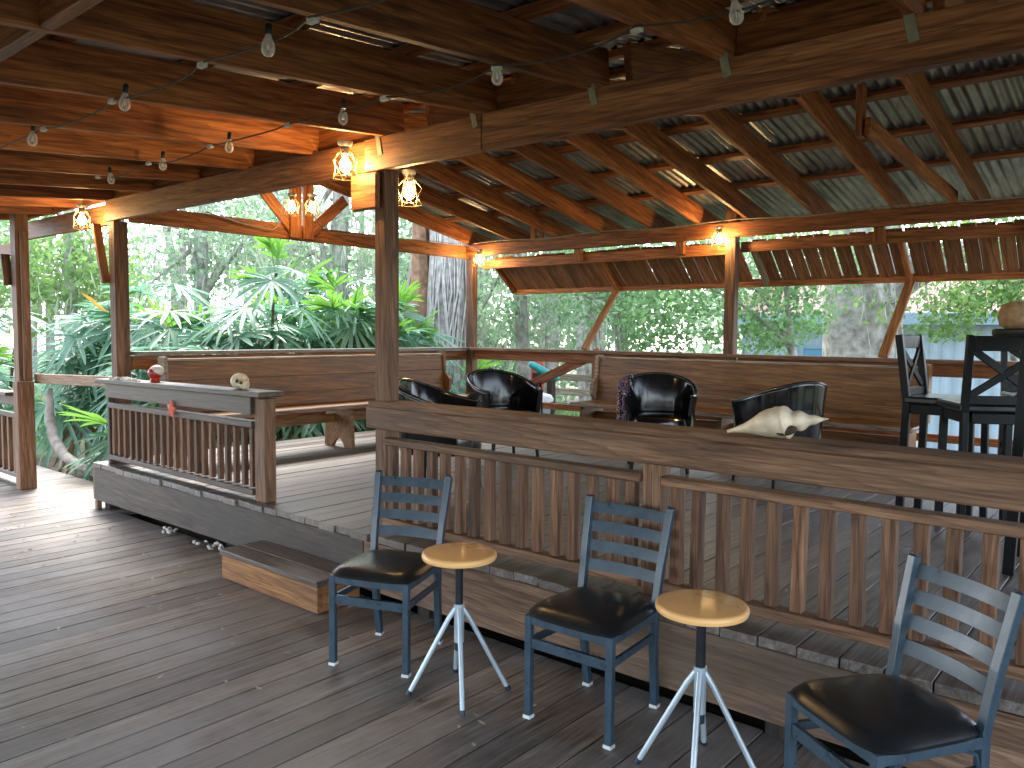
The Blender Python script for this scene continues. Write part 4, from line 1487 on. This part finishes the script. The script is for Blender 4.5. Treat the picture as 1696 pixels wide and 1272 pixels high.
pb = mb.build('pebbles', M['pebble'], None, True)
pb['kind'] = 'stuff'; pb['label'] = 'white pebbles piled in the gap below the platform fascia'; pb['category'] = 'pebbles'

# ================================================================== GARDEN
# ---- fan palms
def frond_mesh(seed, mat, nl=11, spread=115, ll=.46, pet=.45, pitch=-42, rise=38, droopk=1.0):
    """petiole climbs away from the stem, the fan blade then bends over and hangs"""
    rs = random.Random(seed)
    mb = MB()
    e0 = rad(rise)
    pts = [Vector((pet * t * math.cos(e0), 0, pet * (t * math.sin(e0) - .22 * t * t))) for t in (0, .33, .66, 1)]
    mb.tube(pts, [.008, .006, .005, .0045], 4)
    o = pts[-1]
    pb = rad(pitch)
    fx = Vector((math.cos(pb), 0, math.sin(pb)))
    fy = Vector((0, 1, 0))
    fz = fx.cross(fy)
    for k in range(nl):
        a = rad(-spread + 2 * spread * k / (nl - 1) + rs.uniform(-6, 6))
        L_ = ll * (1 - .25 * abs(a) / rad(spread)) * rs.uniform(.85, 1.1)
        wmax = .0225 * rs.uniform(.8, 1.25)
        droop = rs.uniform(.12, .5) * droopk
        d = fx * math.cos(a) + fy * math.sin(a)
        s_ = fy * math.cos(a) - fx * math.sin(a)
        lift = rs.uniform(-.03, .10)
        seg = 5
        vv = []
        for i in range(seg + 1):
            t = i / seg
            wd = wmax * (.2, .66, .95, 1.0, .86, .2)[i]
            c = o + d * (L_ * t * (1 - .15 * droop * t * t)) + fz * (L_ * lift * t) - Vector((0, 0, L_ * droop * t * t * .8))
            vv.append(c + s_ * wd + fz * wd * .5)
            vv.append(c)
            vv.append(c - s_ * wd + fz * wd * .5)
        ff = []
        for i in range(seg):
            ff.append((i * 3, i * 3 + 1, i * 3 + 4, i * 3 + 3))
            ff.append((i * 3 + 1, i * 3 + 2, i * 3 + 5, i * 3 + 4))
        mb.add(vv, ff)
    return mesh_from('frond', mb.v, mb.f, mat, True)
FR = [frond_mesh(100 + i, M['frond'], nl=(10, 11, 13, 11, 12)[i], ll=(.46, .52, .42, .55, .48)[i], pitch=(-30, -45, -55, -38, -20)[i]) for i in range(5)]
FN = [frond_mesh(120 + i, M['frond_new'], nl=10, spread=75, ll=.46, pitch=(35, 12)[i], rise=60, droopk=.5) for i in range(2)]
FD = [frond_mesh(130, M['frond_dead'], nl=9, spread=60, ll=.42, pitch=-78, rise=5, droopk=1.6)]
def palm(x, y, h, n, label, seed, spread=.55, new=.16, dead=.07, size=1.12, lowest=.42):
    rs = random.Random(seed)
    gz = ground_z(x, y)
    t = empty('fan_palm', (x, y, gz))
    tag(t, label, 'palm', 'fan palms beyond the left railing')
    stems = []
    mb = MB()
    for k in range(5):
        a = rs.uniform(0, 6.28)
        r = rs.uniform(.05, spread)
        top = h * rs.uniform(.6, 1.0)
        p0 = Vector((x + r * .4 * math.cos(a), y + r * .4 * math.sin(a), gz - .05))
        p1 = Vector((x + r * math.cos(a), y + r * math.sin(a), gz + top))
        mid = (p0 + p1) / 2 + Vector((rs.uniform(-.05, .05), rs.uniform(-.05, .05), 0))
        mb.tube([p0, mid, p1], [.026, .022, .018], 7)
        stems.append((p0, p1))
    mb.build('stem', M['stem'], t, True)
    for k in range(n):
        p0, p1 = rs.choice(stems)
        f = lowest + (1 - lowest) * rs.random() ** .75
        p = p0.lerp(p1, f)
        az = rs.uniform(0, 6.28) if rs.random() < .3 else rad(-38) + rs.gauss(0, .95)   # most leaves lean out to the open deck
        el = rad(rs.uniform(-22, 18) + 26 * max(0, f - .7) / .3)
        q = rs.random()
        me = rs.choice(FN) if (q < new and f > .72) else (FD[0] if q > 1 - dead and f < .7 else rs.choice(FR))
        if me is FD[0]:
            el = 0
        s = size * rs.uniform(.8, 1.2)
        m = Matrix.Translation(p) @ Matrix.Rotation(az, 4, 'Z') @ Matrix.Rotation(-el, 4, 'Y') @ Matrix.Rotation(rs.uniform(-.35, .35), 4, 'X') @ Matrix.Scale(s, 4)
        link('frond', me, t, m)
    return t
palms = [
    (-9.55, 4.75, 2.05, 34, 'fan palm behind the pale cross board, left of the left corner post'),
    (-8.75, 4.75, 1.45, 26, 'low dark fan palm just behind the short weathered railing'),
    (-11.0, 4.6, 1.9, 30, 'fan palm seen past the lower deck post at the left edge'),
    (-12.3, 3.6, 1.9, 28, 'fan palm furthest left, partly cut by the picture edge'),
    (-8.75, 5.35, 2.25, 42, 'tall fan palm right of the left corner post'),
    (-8.60, 6.15, 2.30, 46, 'large pale blue-green fan palm behind the middle of the left pew'),
    (-8.65, 7.05, 2.30, 44, 'fan palm with bright green top fronds behind the left pew'),
    (-8.75, 8.05, 2.15, 40, 'fan palm just left of the central post above the pew'),
    (-9.9, 5.6, 2.45, 34, 'fan palm in the second row behind the tall one by the corner post'),
    (-9.9, 6.6, 2.75, 36, 'fan palm in the second row under the gable truss'),
    (-9.8, 7.7, 2.6, 34, 'fan palm in the second row near the central post'),
    (-8.75, 4.35, .6, 14, 'knee high fan palm in the shade behind the platform corner'),
    (-8.2, 5.7, 1.0, 24, 'low fan palm filling the shade behind the left pew seat'),
    (-8.2, 7.2, 1.0, 22, 'low fan palm seen under the right half of the left pew'),
    (-10.9, 4.9, 2.3, 28, 'fan palm with orange dead leaves beside it, left of the corner post'),
    (-8.55, 9.5, 1.0, 18, 'bright small fan palm right of the central post by the vine covered trunk'),
]
for i, (x, y, h, n, lab) in enumerate(palms):
    palm(x, y, h, int(n * 1.55), lab, 200 + i, lowest=.12 if h < 1.2 else .36, new=.65 if i == 15 else .17)
# orange dead leaves
mb = MB()
rs = random.Random(77)
for (c, n) in (((-10.05, 4.05, 1.95), 5), ((-9.45, 4.45, 1.72), 3)):
    for k in range(n):
        a = rs.uniform(-.6, .9)
        p = Vector(c) + Vector((rs.uniform(-.08, .08), rs.uniform(-.1, .1), rs.uniform(-.06, .06)))
        d = Vector((.3 * math.cos(a), .8 * math.cos(a), -.5 - .3 * rs.random())).normalized() * .22
        s_ = Vector((.02, -.01, .012))
        mb.add([p, p + d * .5 + s_, p + d, p + d * .5 - s_], [(0, 1, 2, 3)])
ol = mb.build('orange_leaves', M['orange_leaf'])
tag(ol, 'withered orange leaves among the palms left of the corner post', 'leaves')

# fallen limb and branch beside the lower deck
mb = MB()
pts = [(-10.30, 3.70, .86), (-10.22, 3.66, .56), (-10.05, 3.63, .31), (-9.70, 3.61, .13), (-9.15, 3.60, .05), (-8.66, 3.57, .01)]
mb.tube(pts, [.03, .05, .06, .06, .045, .015], 9)
mb.tube([pts[3], (-9.58, 3.53, .02), (-9.62, 3.50, -.10)], [.03, .02, .012], 6)
mb.tube([pts[4], (-8.8, 3.52, .06)], [.02, .006], 5)
fl_ = mb.build('fallen_limb', M['deadwood'], None, True)
tag(fl_, 'bleached bare fallen limb leaning down behind the lower deck', 'branch')
mb = MB()
mb.tube([(-9.6, 3.9, .22), (-8.7, 3.8, .33), (-7.6, 3.7, .50)], [.02, .018, .012], 6)
mb.tube([(-8.7, 3.8, .33), (-9.2, 3.75, .12)], [.012, .008], 5)
o = mb.build('dry_branch', M['deadwood'], None, True)
tag(o, 'thin dry branch lying low in the dark beside the platform corner', 'branch')

# ---- trees
def leaf_cloud(n, blobs, size, seed, aspect=.5, hang=.0):
    """diamond leaves spread through ellipsoid clumps (numpy)"""
    g = np.random.default_rng(seed)
    wts = np.array([b[1][0] * b[1][1] * b[1][2] for b in blobs]) ** .8
    idx = g.choice(len(blobs), n, p=wts / wts.sum())
    C = np.array([b[0] for b in blobs], float)[idx]
    R = np.array([b[1] for b in blobs], float)[idx]
    d = g.normal(size=(n, 3)); d /= np.linalg.norm(d, axis=1)[:, None]
    rr = g.random(n) ** .45
    P = C + d * rr[:, None] * R
    a = g.normal(size=(n, 3)); a[:, 2] -= hang * 2; a /= np.linalg.norm(a, axis=1)[:, None]
    b = np.cross(a, g.normal(size=(n, 3))); b /= np.linalg.norm(b, axis=1)[:, None]
    nn = np.cross(a, b)
    L = size * g.uniform(.6, 1.4, n)[:, None]
    V = np.stack([P - a * L * .5, P + b * L * aspect * .5 + nn * L * .08, P + a * L * .5, P - b * L * aspect * .5 + nn * L * .08], 1).reshape(-1, 3)
    return V
def cloud_mesh(name, V, mat):
    n = len(V) // 4
    me = bpy.data.meshes.new(name)
    me.vertices.add(len(V)); me.loops.add(len(V)); me.polygons.add(n)
    me.vertices.foreach_set('co', V.astype(np.float32).ravel())
    me.loops.foreach_set('vertex_index', np.arange(len(V), dtype=np.int32))
    me.polygons.foreach_set('loop_start', np.arange(0, len(V), 4, dtype=np.int32))
    me.materials.append(mat)
    me.update()
    me.validate()
    return me
def at(px, py, d):
    """world point seen at photo pixel (px, py), d metres along the view axis"""
    v = r2 * ((px - 848) / F_PX) - u2 * ((py - 636) / F_PX) + fw
    return Vector((0, 0, EYE)) + v * d
def tree(name, label, base, top, r0, r1, limbs, blobs, nleaf, lsize, leafm, barkm, seed, hang=0.0, bend=.15, vines=0, moss=0):
    rs = random.Random(seed)
    base, top = Vector(base), Vector(top)
    t = empty(name, base)
    tag(t, label, 'tree', 'garden trees')
    mb = MB()
    pts, rr = [], []
    off = Vector((rs.uniform(-1, 1), rs.uniform(-1, 1), 0)) * bend
    K = 9
    for i in range(K):
        f = i / (K - 1)
        pts.append(base.lerp(top, f) + off * math.sin(f * math.pi) + Vector((rs.uniform(-1, 1), rs.uniform(-1, 1), 0)) * r0 * .12)
        rr.append(r0 * (1 - f) ** .9 * (1 + .7 * max(0, .12 - f) / .12) + r1 * f + r0 * 0.0)
    mb.tube(pts, rr, 14)
    mb.build('trunk', barkm, t, True)
    for k in range(limbs):
        f = rs.uniform(.35, .95)
        p = base.lerp(top, f) + off * math.sin(f * math.pi)
        b = rs.choice(blobs)
        e = Vector(b[0]) + Vector((rs.uniform(-.4, .4) * b[1][0], rs.uniform(-.4, .4) * b[1][1], rs.uniform(-.3, .3) * b[1][2]))
        m_ = (p + e) / 2 + Vector((rs.uniform(-.3, .3), rs.uniform(-.3, .3), rs.uniform(0, .5)))
        rb = (r0 * (1 - f) + r1) * .5
        mb = MB(); mb.tube([p, p.lerp(m_, .5) + Vector((0, 0, .1)), m_, m_.lerp(e, .55), e], [rb, rb * .75, rb * .5, rb * .3, rb * .1], 7)
        mb.build('limb', barkm, t, True)
    if nleaf:
        V = leaf_cloud(nleaf, blobs, lsize, seed, hang=hang)
        link('crown', cloud_mesh('crown', V, leafm), t)
    if vines:
        mb = MB()
        for k in range(vines):
            a = rs.uniform(0, 6.28)
            q = []
            for i in range(8):
                f = i / 7 * .95
                c = base.lerp(top, f) + off * math.sin(f * math.pi)
                ra = (r0 * (1 - f) ** .9 + r1 * f) * 1.06 + .06 * (1 - f) * rs.random()
                q.append(c + Vector((math.cos(a) * ra, math.sin(a) * ra, 0)))
                a += rs.uniform(-.5, .5)
            mb.tube(q, rs.uniform(.008, .022), 4, cap=False)
        mb.build('vines', M['vine'], t, True)
    if moss:
        V = leaf_cloud(moss, [(Vector(b[0]) - Vector((0, 0, b[1][2] * .5)), b[1]) for b in blobs], .45, seed + 5, aspect=.08, hang=3.0)
        link('moss', cloud_mesh('moss', V, M['moss']), t)['kind'] = 'stuff'
    return t
def g_at(px, d, sink=.15):
    p = at(px, 550, d)
    return Vector((p.x, p.y, ground_z(p.x, p.y) - sink))
def blob(px, py, d, r):
    return (at(px, py, d), r)
# leaning trunk with pale vines right of the central post
tree('vine_tree', 'big leaning reddish trunk with pale hanging vines right of the central post', g_at(670, 13.5), at(745, 150, 14), .34, .22, 4,
     [blob(700, 150, 14, (2.2, 2.2, 1.2)), blob(560, 120, 14.5, (2, 2, 1.2))], 1300, .16, M['leaf_b'], M['bark_red'], 1, vines=10, moss=160)
tree('vine_tree', 'pale vine curtain trunk between the leaning trunk and the far corner post', g_at(722, 13.2), at(728, 100, 13.6), .30, .24, 2,
     [blob(800, 130, 14, (1.8, 1.8, 1.0))], 1200, .18, M['leaf_b'], M['bark'], 2, vines=70, moss=160)
# huge mossy trunk on the right with the blue house behind
tree('oak_tree', 'huge grey mossy trunk between the awning props, in front of the blue house', g_at(1445, 14), at(1425, 60, 14.5), .62, .52, 5,
     [blob(1420, 330, 13.5, (2.4, 2.0, 1.1)), blob(1200, 330, 13.5, (2.2, 2.2, .9)), blob(1620, 400, 13.2, (1.6, 1.6, .7)), blob(1460, 500, 13.0, (.7, .6, .4))], 2600, .14, M['leaf_c'], M['bark'], 3, vines=8, moss=220)
tree('small_tree', 'slender curved tree with small leaves left of the huge mossy trunk', g_at(1395, 11.5), at(1300, 420, 11.2), .075, .03, 6,
     [blob(1290, 510, 11.2, (.8, .8, .6)), blob(1110, 500, 11.4, (1.1, 1.0, .75)), blob(1190, 460, 11.8, (1.1, 1.0, .6)), blob(1330, 440, 11, (1.0, .9, .5)), blob(1080, 560, 11.6, (.6, .6, .35)), blob(1250, 555, 11.8, (.8, .7, .35)), blob(1330, 530, 12.0, (.5, .5, .3))], 5200, .10, M['leaf_a'], M['bark'], 4, bend=.25)
tree('small_tree', 'light leafy tree above the blue house at the right edge', g_at(1720, 12), at(1640, 380, 12), .08, .03, 6,
     [blob(1590, 500, 12, (.9, .8, .35)), blob(1660, 480, 12, (.8, .8, .5)), blob(1560, 545, 12.4, (.55, .5, .22)), blob(1700, 420, 12, (1, 1, .8))], 3600, .105, M['leaf_c'], M['bark'], 5)
tree('small_tree', 'thin tree with grey trunk just left of the left awning prop', g_at(1030, 12.5), at(1010, 430, 12.5), .10, .05, 5,
     [blob(985, 480, 12.6, (1.1, 1.0, .6)), blob(1060, 470, 12.4, (1, 1, .7)), blob(930, 430, 13, (1.2, 1, .6))], 2200, .105, M['leaf_a'], M['bark'], 6, vines=10)
tree('bushy_tree', 'bushy grey-green tree filling the view under the left end of the awning', g_at(880, 15), at(870, 250, 15), .16, .07, 6,
     [blob(850, 470, 15, (1.5, 1.3, 1.2)), blob(930, 520, 15.3, (1.2, 1.2, .9)), blob(800, 540, 15.5, (1.0, 1.0, 1.0)), blob(900, 380, 15, (1.8, 1.5, 1.0))], 3000, .13, M['leaf_b'], M['bark'], 7, moss=260)
tree('bushy_tree', 'tall pale tree beyond the palms, right of the left corner post', g_at(330, 17), at(320, 150, 17), .2, .09, 7,
     [blob(300, 400, 17, (1.8, 1.8, 1.2)), blob(420, 360, 17.5, (1.8, 1.8, 1.4)), blob(230, 460, 17, (1.6, 1.4, 1.2)), blob(370, 450, 17.3, (1.5, 1.5, 1.0))], 2600, .14, M['leaf_b'], M['bark'], 8, moss=400)
tree('bushy_tree', 'pale moss hung tree seen below the gable truss', g_at(560, 16.5), at(570, 120, 16.5), .24, .12, 7,
     [blob(540, 360, 16.5, (1.8, 1.8, 1.2)), blob(620, 430, 16.8, (1.4, 1.4, 1.3)), blob(480, 420, 16.5, (1.5, 1.5, 1.0))], 2000, .14, M['leaf_b'], M['bark'], 9, moss=460)
tree('bushy_tree', 'bright green tree between the lower deck post and the corner post', g_at(120, 14), at(110, 200, 14), .14, .06, 6,
     [blob(120, 430, 14, (1.2, 1.2, .9)), blob(60, 470, 14.3, (1.2, 1.2, 1.0)), blob(170, 480, 14.2, (.9, .9, .7))], 2300, .14, M['leaf_c'], M['bark'], 10, moss=160)
tree('bushy_tree', 'tree at the far left edge behind the palms', g_at(-40, 15), at(-40, 200, 15), .18, .08, 5,
     [blob(-20, 430, 15, (1.6, 1.6, 1.3)), blob(20, 380, 15, (1.2, 1.2, .9))], 1500, .15, M['leaf_a'], M['bark'], 11, moss=120)
tree('grey_trunk', 'pair of bare grey trunks low under the left part of the awning', g_at(905, 17.5), at(915, 300, 17.5), .20, .14, 0, [blob(900, 300, 17, (1, 1, 1))], 0, .1, M['leaf_b'], M['bark'], 12, vines=14)
tree('grey_trunk', 'pale bare trunk beside the left awning prop', g_at(985, 16), at(992, 300, 16), .17, .12, 0, [blob(900, 300, 17, (1, 1, 1))], 0, .1, M['leaf_b'], M['bark'], 13, vines=14)
# ---- far wood: one mass nobody could count
def far_wood():
    g = np.random.default_rng(99)
    blobs = []
    for k in range(130):
        px = g.uniform(-500, 1050) if k % 4 else g.uniform(1000, 2200)
        d = g.uniform(21, 34)
        zt = g.uniform(-.5, 11) if px < 1050 else g.uniform(-.5, 4.5)
        p = at(px, 550, d)
        blobs.append(((p.x, p.y, zt), (g.uniform(1.2, 2.6), g.uniform(1.2, 2.6), g.uniform(.9, 1.9))))
    V = leaf_cloud(70000, blobs, .29, 98, aspect=.5)
    o = link('far_wood', cloud_mesh('far_wood', V, M['leaf_b']))
    o['kind'] = 'stuff'; o['label'] = 'pale green wood filling the distance'; o['category'] = 'woodland'
    mb = MB()
    for k in range(26):
        px = g.uniform(-300, 1100)
        b = g_at(px, g.uniform(19, 30))
        mb.tube([b, b + Vector((g.uniform(-.4, .4), g.uniform(-.4, .4), 4)), b + Vector((g.uniform(-1, 1), g.uniform(-1, 1), 9))], [.16, .13, .06], 6)
    t = mb.build('far_trunks', M['bark'], None, True)
    t['kind'] = 'stuff'; t['label'] = 'grey trunks in the distant wood'; t['category'] = 'woodland'
far_wood()
# undergrowth: low leaves between the trees
def undergrowth():
    g = np.random.default_rng(77)
    blobs = []
    for k in range(60):
        px = g.uniform(-300, 1250)
        d = g.uniform(11, 19)
        p = at(px, 550, d)
        if p.x > -7.6 and p.y < 8.6:
            continue
        blobs.append(((p.x, p.y, ground_z(p.x, p.y) + g.uniform(.1, .5)), (g.uniform(.4, 1.0), g.uniform(.4, 1.0), g.uniform(.25, .6))))
    V = leaf_cloud(11000, blobs, .15, 76, aspect=.4)
    o = link('undergrowth', cloud_mesh('undergrowth', V, M['leaf_a']))
    o['kind'] = 'stuff'; o['label'] = 'low leafy undergrowth between the trees'; o['category'] = 'undergrowth'
undergrowth()

# ---- blue house behind the right trees
hs = empty('blue_house', (-4, 18.6, -.8))
tag(hs, 'pale blue house with blue fascia and faded reddish roof behind the mossy trunk', 'house')
mb = MB()
x0, x1, yw = -8.3, 1.0, 18.6
n = int((x1 - x0) / .06)
vs, fs = [], []
for i in range(n + 1):
    xx = x0 + (x1 - x0) * i / n
    yy = yw + (-.018 if (i // 2) % 2 else 0)
    vs += [(xx, yy, -.95), (xx, yy, 1.86)]
for i in range(n):
    fs.append((2 * i, 2 * i + 2, 2 * i + 3, 2 * i + 1))
mb.add(vs, fs)
mb.build('wall', M['siding'], hs)
box('wall', hs, M['siding'], (x0, yw + .03, -.95), (x1, yw + 4.5, 1.85), .01)
box('fascia', hs, M['blue_trim'], (x0 - .3, yw - .52, 1.80), (x1 + .3, yw - .47, 2.06), .01)
mb = MB()
mb.add([(x0 - .3, yw - .5, 2.07), (x1 + .3, yw - .5, 2.07), (x1 + .3, yw + 4.6, 3.75), (x0 - .3, yw + 4.6, 3.75), (x0 - .3, yw - .46, 1.99), (x1 + .3, yw - .46, 1.99), (x1 + .3, yw + 4.6, 3.65), (x0 - .3, yw + 4.6, 3.65)],
       [(0, 1, 2, 3), (7, 6, 5, 4), (0, 4, 5, 1), (1, 5, 6, 2), (2, 6, 7, 3), (3, 7, 4, 0)])
mb.build('roof', M['pale_roof'], hs)
dx = -6.75
d_ = box('door', hs, M['door_blue'], (dx, yw - .06, -.9), (dx + .85, yw - .022, 1.25), .01)
for a, b in (((dx - .1, yw - .075, -.9), (dx - .004, yw - .021, 1.35)), ((dx + .854, yw - .075, -.9), (dx + .95, yw - .021, 1.35)), ((dx - .003, yw - .075, 1.254), (dx + .853, yw - .021, 1.35))):
    box('door_frame', hs, M['blue_trim'], a, b, .004)
box('corner_board', hs, M['blue_trim'], (-8.28, yw - .05, -.95), (-8.16, yw - .022, 1.80), .004)
# ---- fence, bin and plastic things beyond the far railing
fc = empty('garden_fence', (-7.2, 11.2, -.4))
tag(fc, 'pale weathered rail fence on the lawn beyond the corner of the platform', 'fence')
for k in range(6):
    xx = -8.6 + k * 1.1
    box('fence_post', fc, M['fence'], (xx, 11.2, -.6), (xx + .09, 11.29, .95))
for z in (.30, .55, .80):
    for k in range(5):
        beam('fence_rail', fc, M['fence'], (-8.56 + k * 1.1, 11.18, z), (-7.47 + k * 1.1, 11.18, z + .01), .03, .12)
gbn = empty('rubbish_bin', at(886, 650, 11) - Vector((0, 0, 1.0)))
tag(gbn, 'grey rubbish bin with pale lid standing beyond the far railing', 'bin')
bc = at(884, 650, 11.0)
for nm, mat, prof in (('body', M['bin_grey'], [(.19, -1.06), (.24, -.14), (.25, -.12)]), ('lid', M['bin_lid'], [(.27, -.12), (.275, -.08), (.24, -.03), (.12, .0), (.01, .005)])):
    mb = MB(); mb.lathe(prof, 20); mb.build(nm, mat, gbn, True, world=Matrix.Translation((bc.x, bc.y, bc.z + .0)))
mb = MB()
a, b = at(877, 602, 12), at(925, 628, 12.2)
mb.tube([a, a.lerp(b, .1), a.lerp(b, .5), a.lerp(b, .9), b], [.03, .055, .06, .055, .03], 12)
o = mb.build('teal_float', M['teal'], None, True)
tag(o, 'teal plastic float leaning beyond the far railing brace', 'float')
tk = empty('float_rack', a.lerp(b, .5))
tag(tk, 'dark wooden rack carrying the teal float', 'rack')
for q in (.25, .75):
    p = a.lerp(b, q)
    box('rack_leg', tk, M['dark_wood'], (p.x - .05, p.y - .05, ground_z(p.x, p.y) - .1), (p.x + .05, p.y + .05, p.z - .08))
c = at(890, 596, 12.6)
mb = MB(); mb.lathe([(.10, -1.5), (.11, -.1), (.11, -.02), (.08, .01), (.02, .015)], 18, c)
o = mb.build('red_drum', M['red_plastic'], None, True)
tag(o, 'faded red plastic drum behind the teal float', 'drum')
